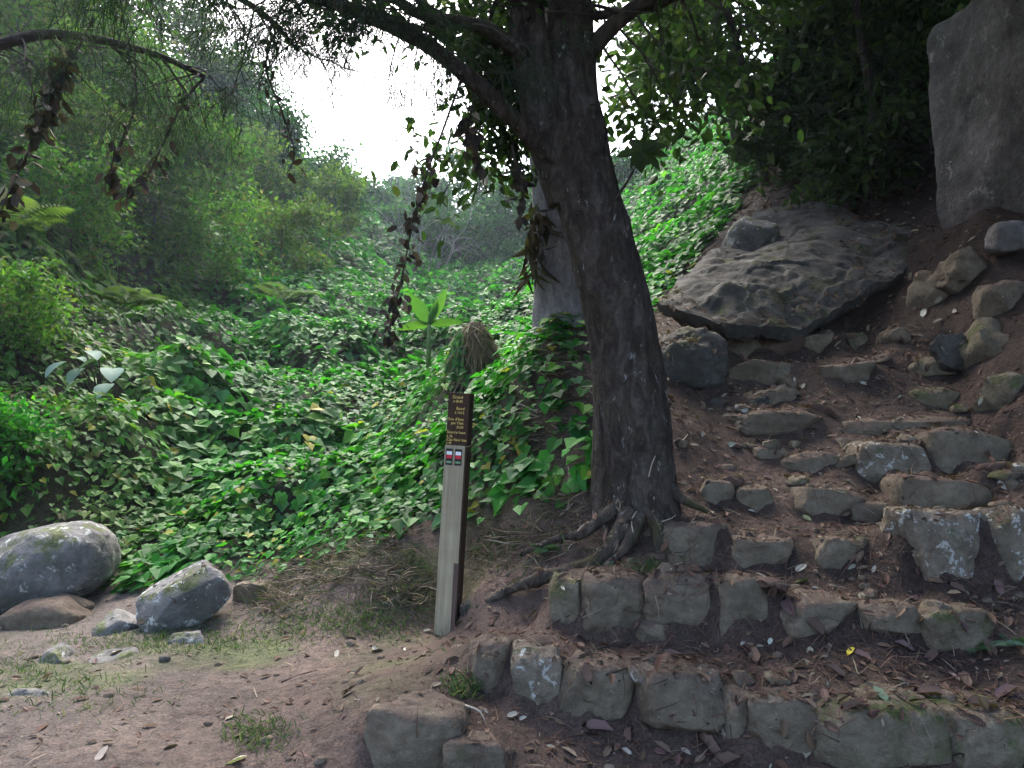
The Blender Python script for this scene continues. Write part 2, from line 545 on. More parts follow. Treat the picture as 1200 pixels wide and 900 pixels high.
gmask = np.clip(fbm(p * 1.6, 4, 51) * 2.2 - 0.15, 0, 1) * np.clip((V[:, 1] - 3.4) / 1.8, 0.1, 1) * np.clip((0.3 - V[:, 0]) / 1.0, 0, 1)
gmask = np.clip(gmask, 0, 0.75)[:, None]
c = c * (1 - gmask) + green * gmask
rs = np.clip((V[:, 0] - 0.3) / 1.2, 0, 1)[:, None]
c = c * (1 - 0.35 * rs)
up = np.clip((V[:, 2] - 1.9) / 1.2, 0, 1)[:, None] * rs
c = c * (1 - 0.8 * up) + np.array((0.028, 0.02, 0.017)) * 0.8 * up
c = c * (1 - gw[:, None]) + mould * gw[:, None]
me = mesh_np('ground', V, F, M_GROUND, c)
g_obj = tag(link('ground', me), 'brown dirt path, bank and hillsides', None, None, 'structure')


# ------------------------------------------------------------------ rocks
def rock_mesh(name, a, b, c, seed, mat, k=3.6, chops=6, sub=4, amp=0.09, chop=(0.72, 0.95)):
    rng = np.random.default_rng(seed)
    bm = bmesh.new()
    bmesh.ops.create_icosphere(bm, subdivisions=sub, radius=1)
    V = np.array([v.co[:] for v in bm.verts])
    F = np.array([[v.index for v in f.verts] for f in bm.faces])
    bm.free()
    V = V / (np.sum(np.abs(V) ** k, 1) ** (1 / k))[:, None]
    for _ in range(chops):
        n = unit(rng.normal(size=3) * np.array((1, 1, 0.8)))
        h = rng.uniform(*chop) * np.max(V @ n)
        d = V @ n
        V = V - np.outer(np.maximum(d - h, 0) * 0.92, n)
    q = V * np.array((a, b, c)) / max(a, b, c)
    n = unit(V)
    V = V + n * (amp * 1.3 * fbm(q * 1.5 + seed * 3.1, 4, seed)[:, None]) + n * (amp * 0.4 * fbm(q * 6 + seed, 4, seed + 9, 0.6)[:, None])
    ter = fbm(q * 2.6 + seed * 1.7, 3, seed + 5)
    V = V - n * (amp * 0.45 * np.clip((ter - 0.1) * 9, 0, 1))[:, None]
    V = V * np.array((a, b, c))
    me = mesh_np(name, V, F, mat)
    me.set_sharp_from_angle(angle=R(38))
    return me


SM = {'S': M_STEP, 'L': M_STEPL, 'M': M_STEPM, 'R': M_RED}


def put_rock(name, u, v, w, h, d, mat, seed, parent=None, depth=0.85, k=3.6, chops=6, sub=4, amp=0.09, tilt=(0, 0, 0), sink=0.12, chop=(0.72, 0.95)):
    a = w * d / FPX / 2
    c = h * d / FPX / 2 * (1 + sink)
    b = max(a, c) * depth
    me = rock_mesh(name, a, b, c, seed, mat, k, chops, sub, amp, chop)
    o = link(name, me)
    q = P(u, v, d) + np.array((0, b * 0.75, -c * sink))
    o.location = q
    o.rotation_euler = tilt
    if parent is not None:
        o.parent = parent
        o.matrix_parent_inverse = Matrix.Translation(-Vector(parent.location))
    return o


def gz_at0(x, y):
    return float(ground([x], [y])[0][0])


seed = 100
for lab, stones in ROWS:
    u0 = np.mean([s[0] for s in stones])
    q = P(u0, stones[0][1] + stones[0][3] / 2, np.mean([s[4] for s in stones]))
    row = tag(empty('stone_step', q), lab, 'stone step', 'rough stone steps of the trail')
    for (u, v, w, h, d, m) in stones:
        seed += 1
        rg = random.Random(seed)
        put_rock('stone', u, v, w * 1.04, h * 1.02, d, SM[m], seed, row, depth=rg.uniform(0.7, 1.0), k=rg.uniform(4, 9), chops=11, sub=5 if d < 5 else 4, amp=0.10, chop=(0.68, 0.97),
                 tilt=(rg.uniform(-0.1, 0.06), rg.uniform(-0.07, 0.07), rg.uniform(-0.25, 0.25)), sink=0.15)

# rubble trodden into the treads, counted with the step it lies on
rows_ = [o for o in list(col.objects) if o.name.split('.')[0] == 'stone_step']
rb = random.Random(4)
for ri, ((lab, stones), row) in enumerate(zip(ROWS, rows_)):
    if ri == 0: continue
    for k in range(9 if ri < 7 else 5):
        st_ = rb.choice(stones)
        u = st_[0] + rb.uniform(-60, 60)
        if u < 590: continue
        far = rb.uniform(0.05, 0.3)
        q = P(u, st_[1] - st_[3] * 0.45, st_[4] + far)
        w_ = rb.uniform(0.04, 0.13)
        seed += 1
        me = rock_mesh('stone', w_, w_ * rb.uniform(0.6, 0.9), w_ * rb.uniform(0.3, 0.55), seed, rb.choice([M_STEP, M_STEP, M_STEPL, M_STEPM, M_RED]), 4, 14, 3, 0.16, (0.55, 0.9))
        o = link('stone', me)
        o.location = (q[0], q[1], gz_at0(q[0], q[1]) + w_ * 0.08)
        o.rotation_euler = (rb.uniform(-0.3, 0.3), rb.uniform(-0.3, 0.3), rb.uniform(0, 6))
        o.parent = row
        o.matrix_parent_inverse = Matrix.Translation(-Vector(row.location))

# single boulders
for i, (name, lab, cat, a, kw) in enumerate([
    ('boulder', 'large smooth grey boulder under the dark leafy hollow', 'boulder', (22, 668, 168, 88, 6.2, M_BOUL), dict(k=2.6, chops=4, depth=0.8, tilt=(0, -0.2, 0.2), sub=5, amp=0.06)),
    ('boulder', 'tilted angular grey boulder with pale lichen at the foot of the bank', 'boulder', (204, 706, 106, 60, 5.5, M_BOUL), dict(k=5, chops=16, chop=(0.66, 0.93), depth=0.7, tilt=(0.1, -0.55, 0.3), sub=5, amp=0.06, sink=0.05)),
    ('flat_rock', 'low flat grey rock touching the tilted lichen boulder', 'rock', (134, 735, 70, 34, 5.55, M_BOUL), dict(k=4, chops=14, tilt=(0, 0.05, 0.4), sink=0.4, amp=0.12, chop=(0.6, 0.92))),
    ('flat_rock', 'brown grey rock lying below the large smooth boulder', 'rock', (40, 724, 92, 38, 5.85, M_STEP), dict(k=4, chops=14, tilt=(0, -0.1, 0), sink=0.4, amp=0.14, chop=(0.58, 0.9))),
    ('rock', 'small wedge rock behind the brown grey rock', 'rock', (76, 712, 44, 24, 6.1, M_STEP), dict(k=3, chops=7, tilt=(0, 0.3, 0))),
    ('rock', 'small pale rock in the grass beside the tilted boulder', 'rock', (214, 750, 46, 24, 5.15, M_BOUL), dict(k=4, chops=14, sink=0.6, amp=0.14, chop=(0.55, 0.9))),
    ('rock', 'mossy grey rock on the bank among dry stems', 'rock', (290, 692, 46, 30, 5.95, M_STEPM), dict(k=4, chops=14, sink=0.7, amp=0.14, chop=(0.55, 0.9))),
    ('rock', 'dark mossy rock wedged between the tree and the slab', 'rock', (806, 420, 96, 112, 7.05, M_SLAB), dict(k=2.7, chops=12, sub=5, depth=1.0, amp=0.13, tilt=(0.1, 0.25, 0.3), chop=(0.66, 0.92))),
    ('rock', 'pointed blue grey rock on top of the slab', 'rock', (888, 278, 66, 60, 9.9, M_BOUL), dict(k=2.6, chops=8, tilt=(0, -0.5, 0.3))),
    ('boulder', 'huge pale grey boulder overhanging the upper steps', 'boulder', (1322, 84, 232, 306, 7.5, M_BIG), dict(k=14, chops=7, sub=6, depth=0.8, tilt=(0.03, -0.05, 0.12), amp=0.05, sink=0.0, chop=(0.78, 0.92))),
    ('rock', 'small pale block propped under the huge boulder', 'rock', (1190, 274, 44, 34, 7.4, M_BIG), dict(k=4, chops=6)),
    ('rock', 'pale faced rock stuck in the bank below the huge boulder', 'rock', (1146, 308, 70, 50, 7.6, M_STEP), dict(k=5, chops=16, sink=0.4, amp=0.15, tilt=(0.1, 0.2, 0.3), chop=(0.55, 0.9))),
    ('rock', 'mossy rock in the bank beside the upper steps', 'rock', (1178, 394, 84, 62, 6.7, M_STEPM), dict(k=5, chops=16, sink=0.5, amp=0.15, tilt=(0.1, -0.2, 0.3), chop=(0.55, 0.9))),
    ('rock', 'dark pointed loose stone standing on the steps', 'rock', (850, 479, 36, 34, 6.75, M_SLAB), dict(k=2.4, chops=9, tilt=(0, -0.4, 0), chop=(0.5, 0.8))),
    ('rock', 'broken dark stone beside the pointed loose stone', 'rock', (892, 470, 34, 22, 6.85, M_SLAB), dict(k=2.4, chops=9, tilt=(0, 0.4, 0), chop=(0.5, 0.8))),
    ('rock', 'small reddish rock lying on the open path', 'rock', (154, 815, 26, 14, 4.25, M_RED), dict(k=2.6, chops=8)),
    ('rock', 'tiny dark pebble rock on the path before the boulders', 'rock', (191, 774, 14, 10, 4.8, M_SLAB), dict(k=2.6, chops=6)),
    ('rock', 'low jagged rock breaking through the worn path edge', 'rock', (50, 775, 70, 26, 4.85, M_BOUL), dict(k=5, chops=16, tilt=(0.1, -0.2, 0.3), sink=0.7, amp=0.16, chop=(0.55, 0.9))),
    ('rock', 'long low rock showing in the path beside thin grass', 'rock', (128, 772, 64, 20, 4.9, M_BOUL), dict(k=5, chops=16, tilt=(0.1, -0.15, 0.5), sink=0.8, amp=0.16, chop=(0.55, 0.9))),
    ('rock', 'half buried grey rock in the path corner', 'rock', (20, 818, 84, 28, 4.15, M_BOUL), dict(k=5, chops=16, tilt=(0.1, -0.2, 0.2), sink=0.8, amp=0.16, chop=(0.55, 0.9))),
    ('rock', 'lichen speckled rock in the bank near the curled pale leaf', 'rock', (1108, 322, 54, 34, 7.9, M_STEP), dict(k=5, chops=16, sink=0.8, amp=0.17, tilt=(0.2, 0.15, 0.5), chop=(0.55, 0.9))),
    ('rock', 'brown mossy rock low in the bank by the seventh row', 'rock', (1188, 445, 60, 40, 6.2, M_STEPM), dict(k=5, chops=16, sink=0.8, amp=0.17, tilt=(0.2, 0.15, 0.5), chop=(0.55, 0.9))),
    ('rock', 'flat dark rock in the bank between two mossy rocks', 'rock', (1125, 395, 54, 26, 7.0, M_SLAB), dict(k=5, chops=16, sink=0.8, amp=0.17, tilt=(0.2, 0.15, 0.5), chop=(0.55, 0.9))),
    ('rock', 'upright pale rock beside the lichen blotched blocks', 'rock', (1186, 345, 50, 50, 7.0, M_STEP), dict(k=5, chops=16, sink=0.5, amp=0.17, tilt=(0.1, -0.2, 0.4), chop=(0.55, 0.9))),
    ('rock', 'small half buried rock on the dark slope beside the slab', 'rock', (1060, 385, 44, 22, 7.6, M_STEP), dict(k=5, chops=16, sink=0.9, amp=0.17, chop=(0.55, 0.9))),
    ('rock', 'dark stone at the foot of the sign post bank', 'rock', (556, 716, 44, 30, 5.15, M_SLAB), dict(k=2.6, chops=8, tilt=(0, 0.2, 0.2))),
]):
    o = put_rock(name, *a, 400 + i * 7, None, **kw)
    tag(o, lab, cat)


# the great tilted slab over the steps: an outline with its own depth, domed top and undercut sides
def slab_mesh(name, outline, thick, mat, seed, rings=40, per=18):
    O = []
    n = len(outline)
    for i in range(n):
        for k in range(per):
            t = k / per
            O.append(np.array(outline[i]) * (1 - t) + np.array(outline[(i + 1) % n]) * t)
    O = np.array(O)
    cen = O.mean(0)
    U = np.linalg.svd(O - cen)[2]
    nrm = U[2] if U[2][2] > 0 else -U[2]
    V, F = [], []
    for r in range(rings + 1):
        t = r / rings
        V.append(cen + (O - cen) * t + nrm * 0.06 * (1 - t ** 3))
    for k, (dn, sc) in enumerate([(0.06, 1.0), (0.16, 0.985), (0.22, 0.93), (0.34, 0.84), (0.7, 0.72), (1.0, 0.4)]):
        V.append(cen + (O - cen) * sc - nrm * thick * dn)
    m = len(O)
    V = np.concatenate(V)
    for r in range(len(V) // m - 1):
        a = r * m + np.arange(m)
        b = r * m + (np.arange(m) + 1) % m
        F.append(np.stack([a, b, b + m, a + m], 1))
    F = np.concatenate(F)
    h_ = fbm(V * np.array((0.8, 0.8, 1.2)) + seed, 4, seed) + 0.35 * (V @ unit(np.array((0.9, 0.3, -0.6))))
    st = h_ * 4.5
    led = (np.floor(st) + np.clip((st - np.floor(st) - 0.8) * 5, 0, 1)) / 4.5 - h_
    V = V + nrm * (0.14 * fbm(V * 0.9 + seed, 3, seed + 2) + 0.2 * led + 0.035 * fbm(V * 5, 4, seed + 8, 0.6))[:, None] + 0.05 * np.stack([fbm(V * 2.5, 3, seed + 5 + i) for i in range(3)], 1)
    me = mesh_np(name, V, F, mat)
    me.set_sharp_from_angle(angle=R(40))
    return me


out = [P(772, 356, 8.0), P(798, 326, 8.9), P(846, 288, 10.1), P(884, 248, 11.2), P(960, 240, 11.0), P(1082, 262, 9.6), P(1062, 312, 8.7), P(990, 352, 8.0), P(932, 380, 7.7), P(852, 380, 7.5), P(800, 366, 7.6)]
tag(link('rock_slab', slab_mesh('rock_slab', out, 0.75, M_SLAB, 5)), 'great dark tilted rock slab with mossy top overhanging the steps', 'rock')

# ------------------------------------------------------------------ leaves, tubes, branches
T_HEART = (np.array([(0.0, 0, 0), (-0.16, 0.28, 0.05), (0.22, 0.52, 0.09), (0.95, 0, -0.16), (0.22, -0.52, 0.09), (-0.16, -0.28, 0.05)]), np.array([(0, 3, 2, 1), (0, 5, 4, 3)]))
T_LANCE = (np.array([(0.0, 0, 0), (0.4, 0.2, 0.05), (1.0, 0, -0.14), (0.4, -0.2, 0.05)]), np.array([(0, 2, 1), (0, 3, 2)]))
T_OVAL = (np.array([(0.0, 0, 0), (0.28, 0.22, 0.05), (0.7, 0.2, 0.0), (1.0, 0, -0.12), (0.7, -0.2, 0.0), (0.28, -0.22, 0.05)]), np.array([(0, 3, 2, 1), (0, 5, 4, 3)]))
T_NEEDLE = (np.array([(0.0, 0.012, 0), (0.0, -0.012, 0), (0.55, -0.012, -0.05), (0.55, 0.012, -0.05), (1.0, 0, -0.22)]), np.array([(0, 1, 2), (0, 2, 3), (3, 2, 4)]))
T_STRAW = (np.array([(0.0, 0.016, 0), (0.0, -0.016, 0), (0.5, -0.014, 0.10), (0.5, 0.014, 0.10), (1.0, 0, 0.02)]), np.array([(0, 1, 2), (0, 2, 3), (3, 2, 4)]))


def leaf_geo(C, N, size, T, rng, tip=None, droop=0.0, aspect=1.0):
    """Many leaves: centres C, normals N, sizes; returns verts, faces."""
    n = len(C)
    N = unit(N)
    if tip is None:
        tip = rng.normal(size=(n, 3))
    tip = tip + np.array((0, 0, -droop))
    t = unit(tip - N * np.sum(tip * N, 1, keepdims=True))
    s = np.cross(N, t)
    tv, tf = T
    size = np.asarray(size, float).reshape(-1, 1, 1)
    V = C[:, None] + size * (tv[None, :, 0:1] * t[:, None] + aspect * tv[None, :, 1:2] * s[:, None] + tv[None, :, 2:3] * N[:, None])
    F = tf[None] + (np.arange(n) * len(tv))[:, None, None]
    return V.reshape(-1, 3), F.reshape(-1, tf.shape[1])


def leaf_mesh(name, C, N, size, T, cols, mat, rng, **kw):
    V, F = leaf_geo(C, N, size, T, rng, **kw)
    return mesh_np(name, V, F, mat, np.repeat(cols, len(T[0]), 0), smooth=False)


def pick_cols(n, palette, rng, jit=0.18):
    pal = np.array([q[:3] for q in palette])
    w = np.array([q[3] for q in palette], float)
    k = rng.choice(len(pal), n, p=w / w.sum())
    return np.clip(pal[k] * rng.uniform(1 - jit, 1 + jit, (n, 1)) * rng.uniform(0.93, 1.07, (n, 3)), 0.003, 1)


def tube_geo(points, radii, sides=8, wob=0.0, seed=0, flare=None):
    pts_ = np.array(points, float)
    n = len(pts_)
    tan = unit(np.gradient(pts_, axis=0))
    ref = np.array((0.31, 0.95, 0.05))
    a = unit(np.cross(tan, ref))
    b = np.cross(tan, a)
    th = np.linspace(0, 2 * np.pi, sides, endpoint=False)
    rad = np.repeat(np.asarray(radii, float)[:, None], sides, 1)
    if flare is not None:
        rad = rad * flare(np.linspace(0, 1, n)[:, None], th[None])
    V = pts_[:, None] + rad[..., None] * (np.cos(th)[None, :, None] * a[:, None] + np.sin(th)[None, :, None] * b[:, None])
    V = V.reshape(-1, 3)
    if wob:
        ctr = np.repeat(pts_, sides, 0)
        nr = unit(V - ctr)
        V = V + nr * (wob * fbm(V * np.array((6, 6, 2.0)), 4, seed))[:, None]
    i = np.arange(n - 1)[:, None] * sides
    j = np.arange(sides)[None]
    j2 = (j + 1) % sides
    F = np.stack([i + j, i + j2, i + sides + j2, i + sides + j], -1).reshape(-1, 4)
    cap0 = len(V)
    V = np.concatenate([V, pts_[:1], pts_[-1:]])
    jj = np.arange(sides)
    k2 = (jj + 1) % sides
    last = (n - 1) * sides
    F = np.concatenate([F, np.stack([np.full(sides, cap0), k2, jj, jj], 1)[:, [0, 1, 2, 2]], np.stack([np.full(sides, cap0 + 1), last + jj, last + k2, last + k2], 1)])
    return V, F


def fix_quads(F):
    """Drop the repeated corner of the cap triangles by keeping quads and tris apart."""
    t = (F[:, 2] == F[:, 3])
    return F[~t], F[t][:, :3]


def tubes_mesh(name, tubes, mat):
    Vs, Fs, off = [], [], 0
    for (V, F) in tubes:
        q, t = fix_quads(F)
        q3 = np.concatenate([q[:, [0, 1, 2]], q[:, [0, 2, 3]], t]) + off
        Vs.append(V)
        Fs.append(q3)
        off += len(V)
    return mesh_np(name, np.concatenate(Vs), np.concatenate(Fs), mat)


def spline(pts_, n):
    pts_ = np.array(pts_, float)
    m = len(pts_)
    t = np.linspace(0, m - 1, n)
    i = np.clip(np.floor(t).astype(int), 0, m - 2)
    f = (t - i)[:, None]
    p0 = pts_[np.maximum(i - 1, 0)]
    p1 = pts_[i]
    p2 = pts_[i + 1]
    p3 = pts_[np.minimum(i + 2, m - 1)]
    return 0.5 * (2 * p1 + (p2 - p0) * f + (2 * p0 - 5 * p1 + 4 * p2 - p3) * f ** 2 + (3 * p1 - p0 - 3 * p2 + p3) * f ** 3)


def grow(start, dirv, length, rad, depth, rng, tubes, tips, up=0.1, spread=0.7, kids=(2, 4), sides=6):
    n = 6
    p = np.array(start, float)
    d = unit(np.array(dirv, float))
    line = [p]
    for k in range(n):
        d = unit(d + rng.normal(size=3) * 0.16 + np.array((0, 0, up * 0.25)))
        p = p + d * length / n
        line.append(p)
    tubes.append(tube_geo(line, np.linspace(rad, rad * 0.45, n + 1), sides))
    if depth == 0:
        for k in (3, 4, 5, 6):
            tips.append((line[k], d))
        return
    for k in range(rng.integers(*kids) + 1):
        q = line[rng.integers(2, n + 1)]
        nd = unit(d + rng.normal(size=3) * spread)
        grow(q, nd, length * rng.uniform(0.5, 0.75), rad * 0.5, depth - 1, rng, tubes, tips, up, spread, kids, max(4, sides - 1))
    tips.append((line[-1], d))


def crown_leaves(name, tips, n, spread, size, T, palette, mat, rng, parent, droop=0.5, upn=0.6, aspect=1.0):
    tp = np.array([t[0] for t in tips])
    td = np.array([t[1] for t in tips])
    k = rng.integers(0, len(tp), n)
    C = tp[k] + rng.normal(size=(n, 3)) * spread * np.array((1, 1, 0.7))
    N = rand_unit(n, rng) + np.array((0, 0, upn))
    shade = 1 + 0.25 * vnoise(C * 1.7, 8)[:, None]
    cols = pick_cols(n, palette, rng) * shade
    me = leaf_mesh(name, C, N, rng.uniform(0.65, 1.25, n) * size, T, cols, mat, rng, tip=td[k] + rng.normal(size=(n, 3)) * 0.8, droop=droop, aspect=aspect)
    return link(name, me, parent)


# ------------------------------------------------------------------ the creeper on the valley floor and the hillside undergrowth
def veg_points(n, lo, hi, xr, rng, power=1.15):
    """World positions round the trail, thinning out with distance."""
    u = rng.uniform(size=n)
    e = 2 - power - 0.0
    r = (lo ** (e) + u * (hi ** e - lo ** e)) ** (1 / e)
    th = rng.uniform(xr[0], xr[1], n)
    return r * np.sin(th), r * np.cos(th), r


def surf(x, y):
    e = 0.12
    z, w = ground(np.concatenate([x, x + e, x]), np.concatenate([y, y, y + e]))
    n = len(x)
    N = unit(np.stack([-(z[n:2 * n] - z[:n]) / e, -(z[2 * n:] - z[:n]) / e, np.ones(n)], 1))
    return z[:n], w[:n], N


def slope_zone(x, y):
    """1 on the left hillside, 0 on the valley floor."""
    edge = -3.3 - 0.3 * np.clip(y - 7, 0, 60) + 0.6 * vnoise(np.stack([x, y, 0 * x], 1) * 0.5, 61)
    return np.clip((edge - x) / 1.6, 0, 1)


rng = np.random.default_rng(5)
GREEN = [(0.030, 0.150, 0.024, 5), (0.050, 0.215, 0.030, 4), (0.018, 0.092, 0.022, 3), (0.10, 0.26, 0.032, 1.2), (0.055, 0.18, 0.07, 0.8)]
OLIVE = [(0.062, 0.140, 0.028, 4), (0.098, 0.185, 0.036, 4), (0.036, 0.090, 0.024, 3), (0.145, 0.19, 0.05, 1.2), (0.12, 0.10, 0.05, 0.7)]
N1 = 330000
x, y, r = veg_points(N1, 5.2, 75, (-0.80, 0.52), rng, 1.15)
keep = ~in_bare(x, y)
x, y, r = x[keep], y[keep], r[keep]
z, w, N = surf(x, y)
sz = slope_zone(x, y)
sparse = np.clip(w * 5 + 0.3, 0, 1)
hole = vnoise(np.stack([x, y, 0 * x], 1) * 0.8, 71) > (0.55 + 0.5 * (1 - sz))
gap = vnoise(np.stack([x, y, 0 * x], 1) * 2.6, 72) > 0.42
keep = (rng.uniform(size=len(x)) < sparse) & ~(hole & (rng.uniform(size=len(x)) < 0.7)) & ~(gap & (rng.uniform(size=len(x)) < 0.5))
x, y, r, z, w, N, sz = [a[keep] for a in (x, y, r, z, w, N, sz)]
n = len(x)
steep = np.clip((0.75 - N[:, 2]) * 3, 0, 1)
lift = rng.uniform(-0.10, 0.10, n) * (1 + 0.02 * r) + 0.02
C = np.stack([x, y, z], 1) + N * lift[:, None]
LN = N * 0.9 + np.array((0, 0, 0.5)) + rng.normal(size=(n, 3)) * 0.3
size = (0.098 + 0.0033 * r) * rng.uniform(0.55, 1.3, n) * (1 + 0.45 * vnoise(C * np.array((0.9, 0.9, 0.2)), 84))
gcol = pick_cols(n, GREEN, rng)
ocol = pick_cols(n, OLIVE, rng)
patch = np.clip(sz + 0.45 * vnoise(C * 0.35, 81) * sz, 0, 1)[:, None]
cols = gcol * (1 - patch) + ocol * patch
cols = cols * (1 + 0.35 * vnoise(C * 0.6, 82)[:, None]) * (1 + 0.2 * vnoise(C * 2.4, 85)[:, None])
yel = (rng.uniform(size=n) < 0.02) & (r < 12)
cols[yel] = np.array((0.28, 0.26, 0.04))
dead = (vnoise(C * 0.7, 83) > 0.5) & (rng.uniform(size=n) < 0.35 * sz)
cols[dead] = cols[dead] * 0.3 + np.array((0.13, 0.10, 0.065)) * 0.7
tipdir = rng.normal(size=(n, 3)) * 0.6 + N * np.array((1.2, 1.2, 0))
isv = sz < 0.5
o = link('creeper_leaves', leaf_mesh('creeper_leaves', C[isv], LN[isv], size[isv], T_HEART, cols[isv], M_LEAF, rng, tip=tipdir[isv], droop=0.25))
tag(o, 'bright green heart leaved creeper blanketing the valley floor and bank', 'creeper', None, 'stuff')
o = link('hillside_undergrowth', leaf_mesh('hillside_undergrowth', C[~isv], LN[~isv], size[~isv], T_HEART, cols[~isv], M_LEAF, rng, tip=tipdir[~isv], droop=0.5, aspect=0.8))
tag(o, 'olive green tangled undergrowth climbing the steep hillside', 'undergrowth', None, 'stuff')


def on_ground(u, v, lo=2.5, hi=70.0):
    """Where the sight line through photo point (u, v) meets the ground."""
    d = np.geomspace(lo, hi, 900)
    q = EYE + d[:, None] * (FWD + (u - 600.0) / FPX * RGT + (450.0 - v) / FPX * UPV)
    g, _ = ground(q[:, 0], q[:, 1])
    k = np.argmax(q[:, 2] < g)
    return q[k], d[k]


def gz_at(x, y):
    return float(ground([x], [y])[0][0])


# ------------------------------------------------------------------ the leaning tree beside the steps
rt = np.random.default_rng(21)
tree = tag(empty('leaning_tree', P(745, 622, 5.45)), 'large dark leaning tree with flaky bark and bare roots beside the steps', 'tree')
spec = [(752, 660, 5.4, 132), (748, 622, 5.42, 112), (744, 570, 5.45, 98), (741, 500, 5.45, 90), (730, 400, 5.45, 80), (708, 300, 5.42, 77), (680, 200, 5.4, 72), (670, 100, 5.4, 60), (667, 0, 5.4, 52), (664, -120, 5.4, 46), (655, -260, 5.3, 36), (640, -420, 5.2, 22)]
path = spline([P(u, v, d) for u, v, d, w in spec], 170)
rad = np.interp(np.linspace(0, len(spec) - 1, 170), np.arange(len(spec)), [w * d / FPX / 2 for u, v, d, w in spec])


def flare(t, th):
    k = np.clip(1 - t / 0.16, 0, 1) ** 2
    return 1 + k * 0.26 * np.cos(th * 5 + 0.6) + 0.035 * np.sin(th * 3 + t * 9)


V_, F_ = tube_geo(path, rad, 56, 0.03, 3, flare)
# furrows in the bark
ctr = np.repeat(path, 56, 0)
nn = np.zeros_like(V_)
nn[:-2] = unit(V_[:-2] - ctr)
th = np.arctan2(nn[:, 1], nn[:, 0])
q = np.stack([np.cos(th) * 5, np.sin(th) * 5, V_[:, 2] * 1.6], 1)
V_ = V_ + nn * (0.022 * (np.abs(fbm(q * 1.3, 3, 91)) - 0.2) + 0.01 * fbm(V_ * np.array((30, 30, 12)), 2, 92))[:, None]
link('trunk', tubes_mesh('trunk', [(V_, F_)], M_BARK), tree)


def limb(name, pts_, r0, r1, parent, mat=M_BARK, n=40, sides=14, wob=0.012):
    sp = spline(pts_, n)
    return link(name, tubes_mesh(name, [tube_geo(sp, np.linspace(r0, r1, n), sides, wob, 5)], mat), parent), sp


limb('stem', [P(668, 235, 5.4), P(640, 150, 5.35), P(622, 60, 5.3), P(612, -40, 5.25), P(600, -200, 5.2), P(580, -380, 5.1)], 0.17, 0.09, tree)
_, big_limb = limb('limb', [P(650, 190, 5.3), P(612, 150, 5.1), P(560, 100, 4.9), P(500, 52, 4.7), P(440, 22, 4.5), P(375, -2, 4.3), P(290, -30, 4.1), P(180, -80, 4.0)], 0.072, 0.02, tree)
_, limb2 = limb('limb', [P(628, 80, 5.3), P(580, 40, 5.0), P(540, 25, 4.8), P(500, 20, 4.6), P(450, -10, 4.5), P(380, -60, 4.3)], 0.06, 0.018, tree)
_, limb3 = limb('limb', [P(690, 60, 5.4), P(730, 20, 5.3), P(790, -20, 5.2), P(870, -60, 5.1), P(960, -120, 4.9)], 0.07, 0.02, tree)
_, limb4 = limb('limb', [P(612, -30, 5.25), P(560, -120, 4.6), P(520, -260, 3.9), P(480, -500, 3.2)], 0.06, 0.02, tree)
# small leafy shoot from the flank of the trunk
shoot, sh = limb('shoot', [P(718, 238, 5.25), P(732, 218, 5.2), P(742, 200, 5.15), P(752, 178, 5.1)], 0.012, 0.006, tree, n=12, sides=6, wob=0)
for i, (du, dv) in enumerate([(-26, 8), (-14, 22), (2, 26), (16, 20), (24, 4), (-8, -20), (14, -18), (34, -10)]):
    e = np.array((du, 0, -dv), float) / 150
    Vl, Fl = leaf_geo(np.array([sh[-1]]), np.array([(0.2 * rt.normal(), -0.8, 0.5)]), [0.19], T_OVAL, rt, tip=np.array([e * 5]))
    link('leaf', mesh_np('leaf', Vl, Fl, M_LEAF, np.tile((0.035, 0.055, 0.02), (len(Vl), 1)), smooth=False), tree)
# roots
for pts_, r0, r1 in [
    ([P(738, 600, 5.15), P(722, 632, 5.02), P(706, 652, 4.95), P(688, 662, 4.93), P(640, 676, 4.93), P(600, 690, 5.0), P(572, 706, 5.06)], 0.065, 0.03),
    ([P(728, 590, 5.2), P(700, 612, 5.15), P(680, 626, 5.15), P(650, 632, 5.2), P(610, 650, 5.25)], 0.05, 0.015),
    ([P(748, 605, 5.12), P(738, 632, 4.98), P(724, 652, 4.9), P(705, 668, 4.86)], 0.055, 0.022),
    ([P(765, 600, 5.15), P(772, 628, 5.02), P(770, 650, 4.95)], 0.07, 0.03),
    ([P(778, 570, 5.3), P(800, 585, 5.25), P(830, 600, 5.2)], 0.05, 0.015),
    ([P(715, 580, 5.4), P(690, 590, 5.5), P(660, 605, 5.6), P(630, 610, 5.7)], 0.04, 0.012)]:
    limb('root', pts_, r0, r1, tree, M_BARKM, 30, 10, 0.012)
# crown: dense leaves overhead and to the right, wispy needles along the long limb
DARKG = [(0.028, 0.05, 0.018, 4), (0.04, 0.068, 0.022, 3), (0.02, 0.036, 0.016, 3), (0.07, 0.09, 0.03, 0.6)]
tubes, tips = [], []
for a, b in [((668, -20, 5.4), (0.8, -0.3, 0.5)), ((668, 20, 5.4), (0.9, 0.1, 0.25)), ((664, -120, 5.4), (0.5, -0.8, 0.5)), ((660, -200, 5.3), (-0.4, -0.8, 0.6)), ((655, -260, 5.3), (0.2, -0.4, 1)), ((640, -400, 5.2), (0, 0, 1)),
             ((612, -40, 5.25), (-0.6, -0.2, 0.5)), ((600, -180, 5.2), (-0.8, 0.3, 0.5)), ((625, 70, 5.3), (-0.3, 0.6, 0.25))]:
    grow(P(*a), b, 1.9, 0.04, 2, rt, tubes, tips)
for sp in (limb3, limb4):
    for k in range(10, 40, 5):
        grow(sp[k], rt.normal(size=3) + np.array((0, 0, 0.1)), 0.9, 0.014, 1, rt, tubes, tips)
